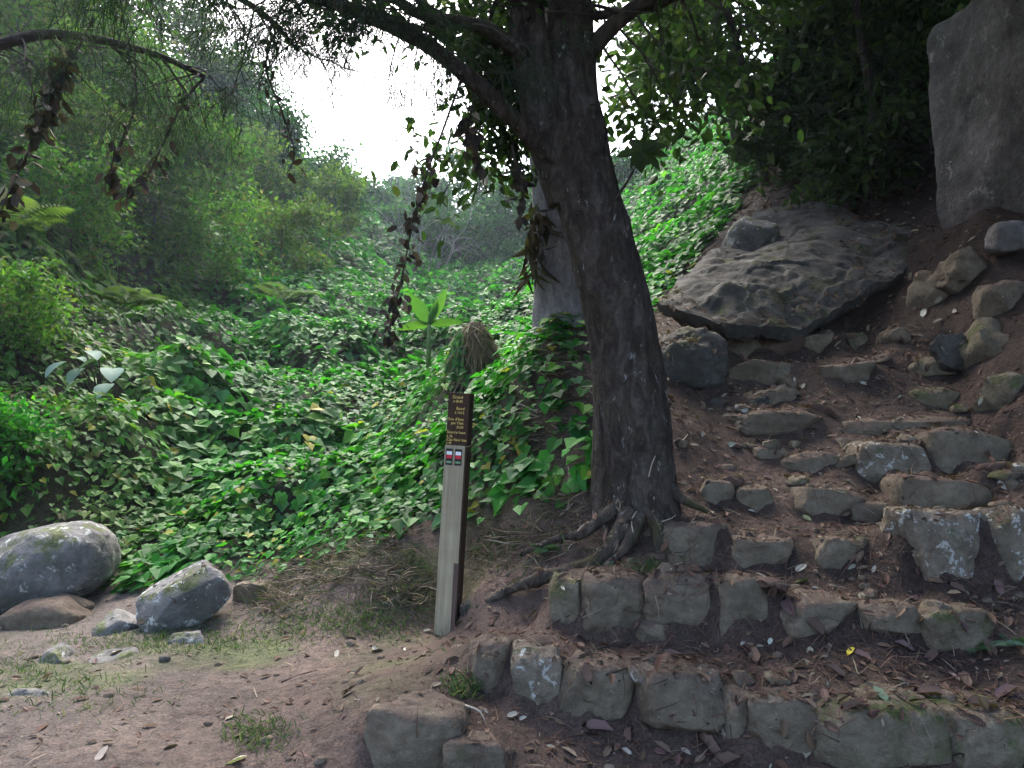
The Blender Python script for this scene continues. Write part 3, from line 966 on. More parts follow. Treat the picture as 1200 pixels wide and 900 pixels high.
for k in range(14):
    grow(P(rt.uniform(585, 640), rt.uniform(-20, 110), 5.7), np.array((rt.uniform(-0.7, 0.0), rt.uniform(0.1, 0.8), rt.uniform(-0.5, 0.3))), 0.5, 0.01, 1, rt, tubes, tips, up=-0.3)
for k in range(4, 24, 4):
    grow(limb3[k], np.array((0.4, rt.normal() * 0.6, -0.45)), 0.8, 0.01, 1, rt, tubes, tips, up=-0.4)
link('branches', tubes_mesh('branches', tubes, M_TWIG), tree)
tips = [t for t in tips if not (t[0][0] > 0.62 and t[0][2] < 5.2 and t[0][1] > 3.2 and rt.uniform() < 0.6)]
tips = [t for t in tips if not (0.15 < t[0][0] < 0.65 and t[0][1] < 5.35 and t[0][2] < 4.7) and not (t[0][0] < -0.18 and t[0][2] < 4.3 and t[0][1] > 2.5)]
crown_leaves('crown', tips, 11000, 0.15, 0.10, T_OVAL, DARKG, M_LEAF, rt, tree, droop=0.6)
# needle sprays on the long left limbs
tubes, tips = [], []
for sp, ks in ((big_limb, range(16, 40, 3)), (limb2, range(14, 40, 3))):
    for k in ks:
        for rep in range(2):
            grow(sp[k], rt.normal(size=3) * np.array((1, 0.8, 0.6)) + np.array((-0.5, 0, 0.05)), 0.55, 0.007, 1, rt, tubes, tips, up=-0.25, kids=(2, 4), sides=5)
link('twigs', tubes_mesh('twigs', tubes, M_TWIG), tree)
NEEDLE = [(0.03, 0.05, 0.035, 3), (0.045, 0.065, 0.04, 2), (0.025, 0.035, 0.03, 2)]
crown_leaves('needle_foliage', tips, 6000, 0.05, 0.17, T_NEEDLE, NEEDLE, M_DULL, rt, tree, droop=0.9, upn=0.1)

# ------------------------------------------------------------------ the pale trunk behind it
pt = tag(empty('pale_tree', P(658, 386, 7.7)), 'pale grey straight trunk standing behind the leaning tree', 'tree')
spec = [(658, 410, 7.7, 78), (656, 380, 7.7, 64), (653, 330, 7.7, 54), (648, 260, 7.7, 48), (642, 180, 7.7, 44), (640, 60, 7.7, 40), (636, -120, 7.7, 34), (630, -320, 7.6, 26), (622, -560, 7.5, 14)]
path = spline([P(u, v, d) for u, v, d, w in spec], 80)
rad = np.interp(np.linspace(0, len(spec) - 1, 80), np.arange(len(spec)), [w * d / FPX / 2 for u, v, d, w in spec])
link('trunk', tubes_mesh('trunk', [tube_geo(path, rad, 32, 0.025, 8)], M_PALE), pt)
tubes, tips = [], []
for k in range(42, 80, 4):
    a = rt.uniform(0, 6.28)
    grow(path[k], (math.cos(a), math.sin(a), 0.4), 2.4, 0.05, 2, rt, tubes, tips)
link('branches', tubes_mesh('branches', tubes, M_TWIG), pt)
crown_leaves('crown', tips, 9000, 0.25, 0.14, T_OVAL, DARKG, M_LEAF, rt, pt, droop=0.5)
n = 90
C = np.array([P(627 + rt.normal() * 6, rt.uniform(235, 325), 7.45 + rt.normal() * 0.08) for _ in range(n)])
link('dead_fronds', leaf_mesh('dead_fronds', C, rand_unit(n, rt) + np.array((0, -0.6, 0)), rt.uniform(0.12, 0.32, n), T_LANCE, pick_cols(n, [(0.10, 0.075, 0.045, 3), (0.05, 0.042, 0.03, 3), (0.11, 0.12, 0.04, 1)], rt), M_DEAD, rt, droop=2.5, aspect=0.6), pt)


# ------------------------------------------------------------------ other trees
def make_tree(name, label, foot, height, spread, n, size, palette, seed, T=T_OVAL, mat=M_DULL, trunk_r=0.12, bark=M_TWIG, group=None, low=0.3, lean=(0, 0), crown_spread=0.3, depth=2, droop=0.4, limbs=9, aspect=1.0):
    rg = np.random.default_rng(seed)
    root = tag(empty(name, foot), label, 'tree', group)
    foot = np.array(foot, float)
    top = foot + np.array((lean[0], lean[1], height * 0.85))
    mid = (foot + top) / 2 + rg.normal(size=3) * height * 0.03
    sp = spline([foot - np.array((0, 0, 0.3)), mid, top], 24)
    link('trunk', tubes_mesh('trunk', [tube_geo(sp, np.linspace(trunk_r, trunk_r * 0.3, 24), 14, trunk_r * 0.15, seed)], bark), root)
    tubes, tips = [], []
    for k in range(limbs):
        t = low + (1 - low) * (k + 0.5) / limbs
        a = k * 2.4 + rg.uniform(0, 1)
        grow(sp[min(23, int(t * 23))], (math.cos(a), math.sin(a), 0.35 + 0.5 * t), spread * rg.uniform(0.6, 1.0), trunk_r * 0.35, depth, rg, tubes, tips, kids=(2, 4), sides=5)
    link('branches', tubes_mesh('branches', tubes, bark), root)
    crown_leaves('crown', tips, n, crown_spread, size, T, palette, mat, rg, root, droop=droop, aspect=aspect)
    return root


# right hand slope: dark understorey, plus two unseen trees added to shade the steps
def foot_at(u, v, lo=3.0):
    return on_ground(u, v, lo)[0]


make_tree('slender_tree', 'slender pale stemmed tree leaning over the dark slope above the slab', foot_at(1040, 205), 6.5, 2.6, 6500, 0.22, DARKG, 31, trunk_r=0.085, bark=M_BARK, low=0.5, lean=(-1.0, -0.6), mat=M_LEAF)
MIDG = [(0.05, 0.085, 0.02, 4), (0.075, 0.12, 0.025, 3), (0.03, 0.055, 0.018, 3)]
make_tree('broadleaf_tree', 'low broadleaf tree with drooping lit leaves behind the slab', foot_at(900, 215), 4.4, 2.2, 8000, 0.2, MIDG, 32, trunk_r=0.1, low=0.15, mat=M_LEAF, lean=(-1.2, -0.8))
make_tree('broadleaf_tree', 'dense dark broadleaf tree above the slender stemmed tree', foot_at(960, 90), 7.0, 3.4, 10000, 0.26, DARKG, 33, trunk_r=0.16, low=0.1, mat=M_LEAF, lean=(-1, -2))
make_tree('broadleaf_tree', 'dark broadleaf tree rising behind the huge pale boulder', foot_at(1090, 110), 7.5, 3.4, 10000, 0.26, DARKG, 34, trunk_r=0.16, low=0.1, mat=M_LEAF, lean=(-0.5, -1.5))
make_tree('unseen_shade_tree', 'unseen spreading tree added to shade the steps', (6.2, 5.0, gz_at(6.2, 5.0)), 7.5, 4.4, 30000, 0.2, DARKG, 35, trunk_r=0.24, low=0.55, mat=M_LEAF, lean=(-2.2, 0.2), limbs=14)
make_tree('unseen_shade_tree', 'unseen broad tree added to shade the foot of the steps', (4.4, 1.0, gz_at(4.4, 1.0)), 7.2, 4.2, 26000, 0.18, DARKG, 36, trunk_r=0.22, low=0.72, mat=M_LEAF, lean=(-1.0, 0.6), limbs=13)
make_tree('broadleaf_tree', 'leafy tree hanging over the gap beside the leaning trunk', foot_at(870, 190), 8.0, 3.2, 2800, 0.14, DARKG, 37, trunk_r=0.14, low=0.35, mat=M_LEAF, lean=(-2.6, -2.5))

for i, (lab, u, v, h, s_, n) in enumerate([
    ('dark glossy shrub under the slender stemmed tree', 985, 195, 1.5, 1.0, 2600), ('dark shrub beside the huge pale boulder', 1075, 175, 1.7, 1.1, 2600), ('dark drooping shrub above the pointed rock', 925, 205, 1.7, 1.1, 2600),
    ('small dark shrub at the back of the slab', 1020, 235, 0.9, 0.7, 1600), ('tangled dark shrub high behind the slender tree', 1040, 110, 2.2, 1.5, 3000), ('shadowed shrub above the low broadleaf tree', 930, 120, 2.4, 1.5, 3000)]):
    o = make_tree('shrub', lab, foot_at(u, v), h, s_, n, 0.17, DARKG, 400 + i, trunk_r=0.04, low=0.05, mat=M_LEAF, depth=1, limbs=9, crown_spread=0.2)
    o['category'] = 'shrub'
    o['group'] = 'dark shrubs on the slope over the steps'

# left: a tree outside the path whose needle boughs hang into the view
CAS = np.array((-4.7, 3.6, gz_at(-4.7, 3.6)))
ct = tag(empty('needle_tree', CAS), 'dark needle leaved tree with boughs drooping over the path', 'tree')
sp = spline([CAS - np.array((0, 0, 0.3)), CAS + np.array((0.2, 0, 3)), CAS + np.array((0.5, 0.2, 6.5))], 30)
link('trunk', tubes_mesh('trunk', [tube_geo(sp, np.linspace(0.2, 0.07, 30), 16, 0.02, 4)], M_BARK), ct)
tubes, tips = [], []
for pts_ in [[sp[16], P(-60, 60, 4.6), P(60, 40, 4.8), P(170, 60, 5.0), P(240, 90, 5.2)], [sp[18], P(-40, -40, 4.3), P(90, -60, 4.4), P(200, -40, 4.6), P(300, 10, 4.8), P(350, 60, 4.9)],
             [sp[20], P(40, -160, 4.0), P(180, -150, 4.2), P(320, -90, 4.5)]]:
    _, bs = limb('bough', pts_, 0.05, 0.012, ct, M_TWIG, 40, 8, 0.005)
    for k in range(10, 40, 3):
        for rep in range(2):
            grow(bs[k], rt.normal(size=3) * np.array((0.7, 0.7, 0.3)) + np.array((0.5, 0, -0.3)), 0.55, 0.007, 1, rt, tubes, tips, up=-0.6, kids=(1, 3), sides=5)
link('twigs', tubes_mesh('twigs', tubes, M_TWIG), ct)
crown_leaves('needle_foliage', tips, 5000, 0.05, 0.16, T_NEEDLE, NEEDLE, M_DULL, rt, ct, droop=1.3, upn=0.1)

# hillside and distant trees
HILL = [(0.085, 0.145, 0.03, 4), (0.125, 0.19, 0.035, 3), (0.05, 0.085, 0.022, 3), (0.16, 0.15, 0.06, 1.0)]
FAR = [(0.035, 0.095, 0.035, 3), (0.055, 0.13, 0.042, 3), (0.024, 0.066, 0.032, 3)]
for i, (lab, u, v, h, s, n, size, pal) in enumerate([
    ('pale green rounded tree high on the left hillside', 30, 130, 3.6, 2.0, 7000, 0.15, HILL),
    ('yellowish green bushy tree on the hillside above the ferns', 120, 190, 2.8, 1.8, 8000, 0.14, OLIVE),
    ('tall feathery tree crowning the hillside', 190, 90, 5.0, 2.6, 8000, 0.2, HILL),
    ('grey green tree on the hillside shoulder beside the open sky', 265, 150, 2.6, 1.8, 8000, 0.2, FAR),
    ('small dark tree below the hillside shoulder', 320, 215, 2.2, 1.6, 7000, 0.18, FAR),
    ('round dark tree where the hillside meets the sky', 388, 245, 1.4, 1.2, 7000, 0.2, FAR),
    ('broken topped tree on the upper hillside', 90, 30, 5.0, 2.8, 8000, 0.2, HILL),
    ('low olive bush tree in the middle of the hillside', 215, 265, 2.2, 1.5, 7000, 0.14, OLIVE),
]):
    make_tree('hillside_tree', lab, foot_at(u, v), h, s, n, size, pal, 50 + i, T=T_LANCE, aspect=1.7, group='trees on the left hillside', low=0.1, trunk_r=0.1, crown_spread=0.4, depth=1, limbs=13)
for i, (lab, u, vt, d, s, n, size, pal) in enumerate([
    ('tall dark loose crowned tree rising against the white sky', 560, 158, 46, 2.0, 4500, 0.3, FAR),
    ('low rounded tree at the head of the creeper field', 470, 268, 40, 2.2, 7000, 0.26, FAR),
    ('broad blue green tree in the middle of the distant wood', 535, 262, 41, 2.4, 7000, 0.26, FAR),
    ('dark tree in the distant wood beside the pale trunk', 602, 242, 40, 2.4, 7000, 0.26, FAR),
    ('soft grey green tree at the foot of the left ridge', 440, 246, 48, 2.2, 6000, 0.28, FAR),
    ('high tree behind the pale bare bush', 500, 232, 54, 2.4, 6000, 0.3, FAR),
    ('distant tree peeping beyond the dark loose crowned tree', 640, 230, 54, 2.6, 6000, 0.3, FAR),
    ('far tree seen past the flank of the leaning trunk', 735, 225, 36, 2.4, 6000, 0.24, FAR),
    ('far grey tree beside the leafy shoot', 785, 190, 38, 2.4, 6000, 0.24, HILL),
    ('far tree on the distant skyline', 468, 222, 70, 2.6, 5000, 0.35, FAR),
    ('rounded crown on the distant skyline near the dark tree', 600, 215, 72, 2.6, 5000, 0.35, FAR),
]):
    q = P(u, 300, d)
    gq = gz_at(q[0], q[1]) - 0.3
    h = max(1.2, (P(u, vt, d)[2] - gq) / 1.12)
    make_tree('distant_tree', lab, (q[0], q[1], gq), h, min(s, h * 0.8), n, size, pal, 80 + i, T=T_LANCE, aspect=1.7, group='trees of the distant wood', low=0.06, trunk_r=0.15, crown_spread=0.4, depth=1, limbs=13)
for i, (lab, u, v, h, s_, n, size, pal) in enumerate([
    ('dull green rounded bush beside the broad pale leaved plant', 22, 400, 0.55, 0.5, 2200, 0.09, OLIVE),
    ('yellow green bush between the two hillside ferns', 85, 300, 1.4, 1.0, 3200, 0.12, OLIVE),
    ('bright leafy bush above the arching pale fern', 180, 290, 1.5, 1.1, 3200, 0.13, HILL),
    ('loose brownish bush on the lower hillside edge', 255, 335, 1.3, 1.0, 2600, 0.13, OLIVE),
    ('soft green bush where hillside and creeper field meet', 330, 320, 1.7, 1.2, 3200, 0.15, HILL),
    ('pale bush high on the slope beside the dark small tree', 300, 250, 1.9, 1.3, 3200, 0.17, HILL),
    ('lime green bush on the slope under the needle boughs', 60, 215, 1.9, 1.3, 3600, 0.14, HILL),
    ('dark leafy bush over the hollow behind the smooth boulder', -14, 545, 0.4, 0.35, 2000, 0.09, GREEN),
    ('feathery green bush close under the hillside shoulder', 385, 290, 1.9, 1.3, 3200, 0.18, HILL),
]):
    o = make_tree('bush', lab, foot_at(u, v), h, s_, n, size, pal, 500 + i, T=T_LANCE, aspect=1.3, trunk_r=0.03, low=0.05, mat=M_LEAF, depth=1, limbs=11, crown_spread=0.16)
    o['category'] = 'bush'
    o['group'] = 'bushes on the left hillside'
# pale leafless bush
q = P(505, 335, 36)
bush = tag(empty('bare_bush', (q[0], q[1], gz_at(q[0], q[1]) - 0.1)), 'pale grey leafless bush at the head of the valley', 'bush')
tubes, tips = [], []
for k in range(16):
    a = rt.uniform(0, 6.28)
    grow(np.array(bush.location) + np.array((math.cos(a) * 0.6, math.sin(a) * 0.6, 0)), (math.cos(a) * 0.6, math.sin(a) * 0.6, 1), rt.uniform(1.8, 3.0), 0.032, 2, rt, tubes, tips, spread=0.45)
link('stems', tubes_mesh('stems', tubes, M_GREYTWIG), bush)

# ------------------------------------------------------------------ the trail post
def box_mesh(name, x0, x1, y0, y1, z0, z1, mat, bev=0.0):
    bm = bmesh.new()
    bmesh.ops.create_cube(bm, size=1)
    for v in bm.verts:
        v.co = Vector(((x0 + x1) / 2 + v.co.x * (x1 - x0), (y0 + y1) / 2 + v.co.y * (y1 - y0), (z0 + z1) / 2 + v.co.z * (z1 - z0)))
    if bev: bmesh.ops.bevel(bm, geom=list(bm.edges), offset=bev, segments=2, affect='EDGES', profile=0.6)
    me = bpy.data.meshes.new(name)
    bm.to_mesh(me)
    bm.free()
    me.materials.append(mat)
    return me


def mat_wood(name, c1, c2, c3):
    t = NT(name)
    v = t.coord((60, 60, 1.6))
    n = t.noise(v, 1.0, 6, 0.7, 0.5)
    n2 = t.noise(t.coord(), 6, 4)
    c = t.ramp(n, [(0.3, c1), (0.5, c2), (0.7, c3)])
    c = t.mix(t.ramp(n2, [(0.4, 0.0), (0.7, 0.4)]), c, c1)
    return t.done(t.bsdf(c, 0.85, t.bump(n, 0.6, 0.004), 0.2))


M_WOOD = mat_wood('weathered_wood', (0.22, 0.18, 0.115), (0.36, 0.305, 0.205), (0.46, 0.395, 0.28))
M_WOODD = mat_wood('dark_brown_wood', (0.035, 0.02, 0.013), (0.055, 0.032, 0.02), (0.08, 0.047, 0.03))
M_WOODR = mat_wood('red_brown_wood', (0.08, 0.05, 0.04), (0.12, 0.08, 0.065), (0.17, 0.12, 0.1))
M_YEL = mat_plain('yellow_letters', (0.75, 0.55, 0.16), 0.6, 0.1)
M_PLATE = mat_plain('black_plate', (0.02, 0.02, 0.02), 0.5, 0.2)
M_WHITE = mat_plain('white_paint', (0.8, 0.8, 0.8), 0.5, 0.05)
M_REDP = mat_plain('red_paint', (0.6, 0.03, 0.05), 0.5, 0.1)
M_GRNP = mat_plain('green_paint', (0.2, 0.33, 0.18), 0.5, 0.1)
pb = P(523, 744, 5.3)
pb[2] = gz_at(pb[0], pb[1])
post = tag(empty('sign_post', pb), 'grey wooden trail post with dark lettered upper half on the bank', 'sign post')
HW, HD, PH, SPLIT = 0.074, 0.062, 1.71, 1.34


def post_part(name, me, parent=post):
    o = bpy.data.objects.new(name, me)
    col.objects.link(o)
    o.parent = parent
    return o


post_part('lower_post', box_mesh('lower_post', -HW, HW, -HD, HD, -0.35, SPLIT, M_WOOD, 0.006))
post_part('dark_side_strip', box_mesh('dark_side_strip', HW - 0.002, HW + 0.012, -HD + 0.004, HD, -0.35, SPLIT - 0.01, M_WOODD, 0.004))  # thin dark strip, makes the right face darker than the front
post_part('worn_edge', box_mesh('worn_edge', HW - 0.03, HW + 0.004, -HD - 0.004, -HD + 0.02, -0.3, 0.52, M_WOODR, 0.004))
panel = post_part('letter_panel', box_mesh('letter_panel', -HW + 0.004, HW + 0.012, -HD + 0.006, HD, SPLIT + 0.001, PH, M_WOODD, 0.004))


def text_mesh(name, body, size, mat, ext=0.001):
    cu = bpy.data.curves.new(name + '_c', 'FONT')
    cu.body = body
    cu.size = size
    cu.extrude = ext
    cu.resolution_u = 3
    tmp = bpy.data.objects.new('tmp_text', cu)
    col.objects.link(tmp)
    bpy.context.view_layer.update()
    me = bpy.data.meshes.new_from_object(tmp.evaluated_get(bpy.context.evaluated_depsgraph_get()))
    bpy.data.objects.remove(tmp)
    bpy.data.curves.remove(cu)
    me.materials.clear()
    me.materials.append(mat)
    return me


for body, x1, z, size, right in [('Grand', 0.036, 1.670, 0.030, 1), ('à 0h45', 0.036, 1.642, 0.026, 1), ('Bord', 0.052, 1.590, 0.030, 1), ('à 1h15', 0.052, 1.562, 0.026, 1),
                                 ('Dos d\'Ane', 0.052, 1.515, 0.028, 1), ('par l\'ilet', 0.052, 1.488, 0.028, 1), ('2h30', 0.052, 1.460, 0.026, 1),
                                 ('Source haut', -0.066, 1.423, 0.028, 0), ('à 3h', -0.066, 1.394, 0.026, 0), ('Cap Noir bas', -0.066, 1.370, 0.027, 0), ('à 4h', -0.066, 1.348, 0.022, 0)]:
    me = text_mesh('lettering', body, size, M_YEL)
    w = max(v.co.x for v in me.vertices)
    o = post_part('lettering', me, panel)
    o.rotation_euler = (math.pi / 2, 0, 0)
    o.location = (x1 - w if right else x1, -HD + 0.004, z)
for x0 in (-0.062, 0.004):
    pl = post_part('trail_plate', box_mesh('trail_plate', x0, x0 + 0.052, -HD - 0.004, -HD - 0.0005, 1.20, 1.315, M_PLATE, 0.001))
    post_part('white_bar', box_mesh('white_bar', x0 + 0.006, x0 + 0.046, -HD - 0.006, -HD - 0.0042, 1.272, 1.297, M_WHITE), pl)
    post_part('red_bar', box_mesh('red_bar', x0 + 0.006, x0 + 0.046, -HD - 0.006, -HD - 0.0042, 1.247, 1.270, M_REDP), pl)
    post_part('text_bar', box_mesh('text_bar', x0 + 0.008, x0 + 0.044, -HD - 0.006, -HD - 0.0042, 1.214, 1.228, M_GRNP), pl)
post.rotation_euler = (0.0, 0.058, -0.22)

# ------------------------------------------------------------------ ray placement on what is already built
bpy.context.view_layer.update()
DEP = bpy.context.evaluated_depsgraph_get()


def see(u, v):
    d = FWD + (u - 600.0) / FPX * RGT + (450.0 - v) / FPX * UPV
    ok, loc, nrm, idx, ob, mx = scene.ray_cast(DEP, Vector(EYE), Vector(unit(d)))
    return (np.array(loc), np.array(nrm), ob) if ok else None


def drop(x, y, z0=3.5):
    """First ground or stone below (x, y, z0)."""
    z = z0
    for _ in range(6):
        ok, loc, nrm, idx, ob, mx = scene.ray_cast(DEP, Vector((x, y, z)), Vector((0, 0, -1)))
        if not ok: return None
        if ob.name.split('.')[0] in ('ground', 'stone', 'rock', 'boulder', 'flat_rock', 'rock_slab', 'root'):
            return np.array(loc), np.array(nrm)
        z = loc.z - 0.01
    return None


rl = np.random.default_rng(77)


def litter_spots(n, xr, yr, dens):
    out_p, out_n = [], []
    while len(out_p) < n:
        x_, y_ = rl.uniform(*xr), rl.uniform(*yr)
        if rl.uniform() > dens(x_, y_): continue
        top = gz_at_fast(x_, y_) + 0.45
        h = drop(x_, y_, top)
        if h is None: 
            continue
        out_p.append(h[0])
        out_n.append(h[1])
    return np.array(out_p), np.array(out_n)


def gz_at_fast(x_, y_):
    i = np.clip(np.searchsorted(GX, x_) - 1, 0, nx - 2)
    j = np.clip(np.searchsorted(GY, y_) - 1, 0, ny - 2)
    return float(gz.reshape(nx, ny)[i, j])


def right_dens(x_, y_):
    if in_bare(np.array([x_]), np.array([y_]))[0] == False: return 0.0
    k = np.clip((x_ + 0.9) / 1.5, 0.16, 1)
    return k * min(1.0, (4.0 / max(2.5, y_)) ** 1.2)


# brown leaf litter and fine needles, too many to count
Pn, Nn = litter_spots(9000, (-3.2, 4.2), (2.7, 9.5), right_dens)
P2, N2 = litter_spots(4500, (1.8, 8.5), (6.5, 15), lambda x_, y_: float(in_bare(np.array([x_]), np.array([y_]))[0]))
Pn, Nn = np.concatenate([Pn, P2]), np.concatenate([Nn, N2])
nlit = len(Pn)
BROWN = [(0.105, 0.062, 0.045, 4), (0.15, 0.10, 0.075, 3), (0.06, 0.038, 0.032, 3), (0.2, 0.16, 0.125, 1.2), (0.11, 0.065, 0.06, 1), (0.26, 0.23, 0.19, 0.35)]
size = 0.016 + 0.08 * rl.uniform(size=nlit) ** 2.6 + np.clip((Pn[:, 1] - 6) * 0.012, 0, 0.07)
me = leaf_mesh('leaf_litter', Pn + Nn * 0.006, Nn + rl.normal(size=(nlit, 3)) * 0.33, size, T_OVAL, pick_cols(nlit, BROWN, rl), M_DEAD, rl, aspect=0.9)
tag(link('leaf_litter', me), 'brown crumbled leaf litter scattered over the steps and path', 'leaf litter', None, 'stuff')
Pn, Nn = litter_spots(11000, (-2.6, 4.2), (2.7, 9.0), right_dens)
n = len(Pn)
me = leaf_mesh('needle_litter', Pn + Nn * 0.004, Nn + rl.normal(size=(n, 3)) * 0.15, rl.uniform(0.05, 0.17, n), T_STRAW, pick_cols(n, [(0.10, 0.055, 0.042, 4), (0.15, 0.095, 0.07, 2), (0.065, 0.04, 0.033, 2), (0.24, 0.2, 0.15, 0.5)], rl), M_DEAD, rl)
tag(link('needle_litter', me), 'fine reddish brown needles strewn over the dirt treads', 'needle litter', None, 'stuff')


# small stones trodden into the path and steps
def pebble_dens(x_, y_):
    return 1.0 if in_bare(np.array([x_]), np.array([y_]))[0] else 0.0


Pp, Np = litter_spots(420, (-3.6, 3.8), (2.8, 8.0), pebble_dens)
Vs, Fs, off = [], [], 0
bases = [rock_mesh('pebble_base', 1, 0.85, 0.6, 900 + i, M_STEP, 2.6, 8, 2, 0.1, (0.6, 0.9)) for i in range(6)]
bv = [(np.array([v.co[:] for v in m.vertices]), np.array([p_.vertices[:] for p_ in m.polygons])) for m in bases]
for m in bases: bpy.data.meshes.remove(m)
for q in Pp:
    Vb, Fb = bv[rl.integers(0, 6)]
    a = rl.uniform(0, 6.28)
    s_ = 0.008 + 0.034 * rl.uniform() ** 3
    Rm = np.array(((math.cos(a), -math.sin(a), 0), (math.sin(a), math.cos(a), 0), (0, 0, 1)))
    Vs.append(Vb @ Rm.T * s_ + q + np.array((0, 0, 0.1 * s_)))
    Fs.append(Fb + off)
    off += len(Vb)
tag(link('gravel', mesh_np('gravel', np.concatenate(Vs), np.concatenate(Fs), M_STEP)), 'small gravel stones trodden into the dirt', 'gravel', None, 'stuff')

# ------------------------------------------------------------------ fallen leaves one can pick out
YL, PL, BL, GL, PK = (0.62, 0.52, 0.06), (0.40, 0.37, 0.32), (0.13, 0.085, 0.07), (0.13, 0.16, 0.07), (0.16, 0.10, 0.10)


def fallen(u, v, size, c, label, group=None, yaw=None, curl=0.5, aspect=0.9):
    h = see(u, v)
    if h is None: return
    q, nr, ob = h
    nr = unit(nr + rl.normal(size=3) * 0.25 + np.array((0, -0.25, 0.2)))
    tv = np.array([(-0.5, 0, 0.0), (-0.2, 0.2, 0.08 * curl * 2), (0.2, 0.2, 0.1 * curl * 2), (0.5, 0, 0.05), (0.2, -0.2, 0.12 * curl * 2), (-0.2, -0.2, 0.07 * curl * 2), (-0.2, 0, -0.01), (0.2, 0, 0.0), (-0.72, 0.03, 0.02)])
    tf = [(0, 6, 1), (6, 7, 2), (6, 2, 1), (7, 3, 2), (0, 5, 6), (6, 5, 4), (6, 4, 7), (7, 4, 3), (0, 8, 6)]
    t = rl.normal(size=3)
    t = unit(t - nr * (t @ nr))
    s_ = np.cross(nr, t)
    V = size * (tv[:, :1] * t + aspect * tv[:, 1:2] * s_ + tv[:, 2:] * nr) + nr * 0.008
    cc = np.array(c) * rl.uniform(0.85, 1.12)
    o = link('fallen_leaf', mesh_np('fallen_leaf', V, np.array(tf), M_DEAD, np.tile(cc, (len(V), 1)), smooth=True))
    o.location = q
    tag(o, label, 'fallen leaf', group)


fallen(997, 765, 0.085, YL, 'bright yellow fallen leaf on the dirt tread')
fallen(902, 753, 0.065, (0.55, 0.58, 0.5), 'small white green fallen leaf below the square stones')
fallen(940, 683, 0.14, GL, 'olive green fallen leaf on the fourth step tread')
fallen(938, 667, 0.10, PL, 'pale tan leaf beside the olive green fallen leaf')
fallen(945, 608, 0.10, (0.42, 0.40, 0.2), 'pale yellowish leaf on the tread of the fifth row')
fallen(645, 838, 0.07, (0.42, 0.27, 0.22), 'pinkish fallen leaf on the path between the lowest stones')
fallen(600, 839, 0.075, PL, 'pale oval leaf on the path beside the broad flat stone')
fallen(1032, 816, 0.12, (0.16, 0.22, 0.15), 'dull green leaf among brown litter on the second row')
fallen(856, 522, 0.12, (0.36, 0.4, 0.34), 'silvery leaf standing near the loose stones')
fallen(1083, 368, 0.17, (0.42, 0.42, 0.38), 'pale curled leaf on the dark slope below the slab')
fallen(275, 895, 0.13, (0.55, 0.5, 0.42), 'cream coloured leaf at the very edge of the path')
fallen(120, 886, 0.11, (0.3, 0.26, 0.23), 'long dull leaf lying on the open path')
for k, (u, v, s_) in enumerate([(926, 712, 0.17), (955, 735, 0.16), (880, 772, 0.2), (850, 605, 0.12), (925, 795, 0.16), (980, 790, 0.12), (1060, 760, 0.12), (1130, 800, 0.14), (1090, 770, 0.12), (1010, 770, 0.12),
                                (830, 880, 0.18), (850, 895, 0.16), (700, 855, 0.16), (740, 860, 0.12), (760, 850, 0.1), (790, 770, 0.12), (1160, 760, 0.14), (1120, 690, 0.12), (1080, 670, 0.1), (990, 600, 0.1), (1040, 630, 0.1), (1170, 690, 0.12), (905, 690, 0.12),
                                (1150, 830, 0.18), (1180, 815, 0.16), (1090, 815, 0.16), (1000, 830, 0.12), (900, 560, 0.1), (1180, 730, 0.12), (690, 790, 0.12)]):
    place = 'among the lowest path stones' if v > 840 else 'on the tread behind the second row' if v > 755 else 'on the tread behind the third row' if v > 660 else 'on the upper treads'
    kind_ = 'curled dry brown leaf ' if k % 3 else 'purplish withered leaf '
    fallen(u, v, s_, BL if k % 3 else PK, kind_ + place, kind_.strip().replace('leaf', 'leaves') + ' ' + place, curl=1.0)
for k, (u, v, s_) in enumerate([(870, 755, 0.05), (1012, 450, 0.09), (1005, 490, 0.08), (1100, 350, 0.12), (930, 445, 0.07), (1150, 470, 0.08), (955, 690, 0.05), (1024, 668, 0.06), (880, 600, 0.06), (823, 510, 0.07), (908, 575, 0.05), (1120, 365, 0.11), (440, 762, 0.07), (395, 768, 0.08), (475, 762, 0.05), (500, 740, 0.06), (612, 843, 0.05), (735, 882, 0.06), (660, 690, 0.05), (1175, 568, 0.09)]):
    place = 'on the path at the foot of the bank' if u < 560 else 'on the dark slope below the slab' if v < 400 else 'on the upper stone treads' if v < 620 else 'on the lower stone treads'
    fallen(u, v, s_, PL, 'small pale scrap of leaf ' + place, 'pale leaf scraps ' + place, curl=0.6)


# twigs
def twig(u0, v0, u1, v1, r, label, group=None, mat=M_TWIG):
    a, b = see(u0, v0), see(u1, v1)
    if a is None or b is None: return
    if np.linalg.norm(a[0] - b[0]) > 1.2: return
    m = (a[0] + b[0]) / 2 + rl.normal(size=3) * 0.012 + np.array((0, 0, 0.01))
    L = spline([a[0] + np.array((0, 0, r)), m, b[0] + np.array((0, 0, r))], 10)
    org = a[0]
    Vt, Ft = tube_geo(L - org, np.linspace(r, r * 0.5, 10), 6)
    o = link('twig', tubes_mesh('twig', [(Vt, Ft)], mat))
    o.location = org
    tag(o, label, 'twig', group)


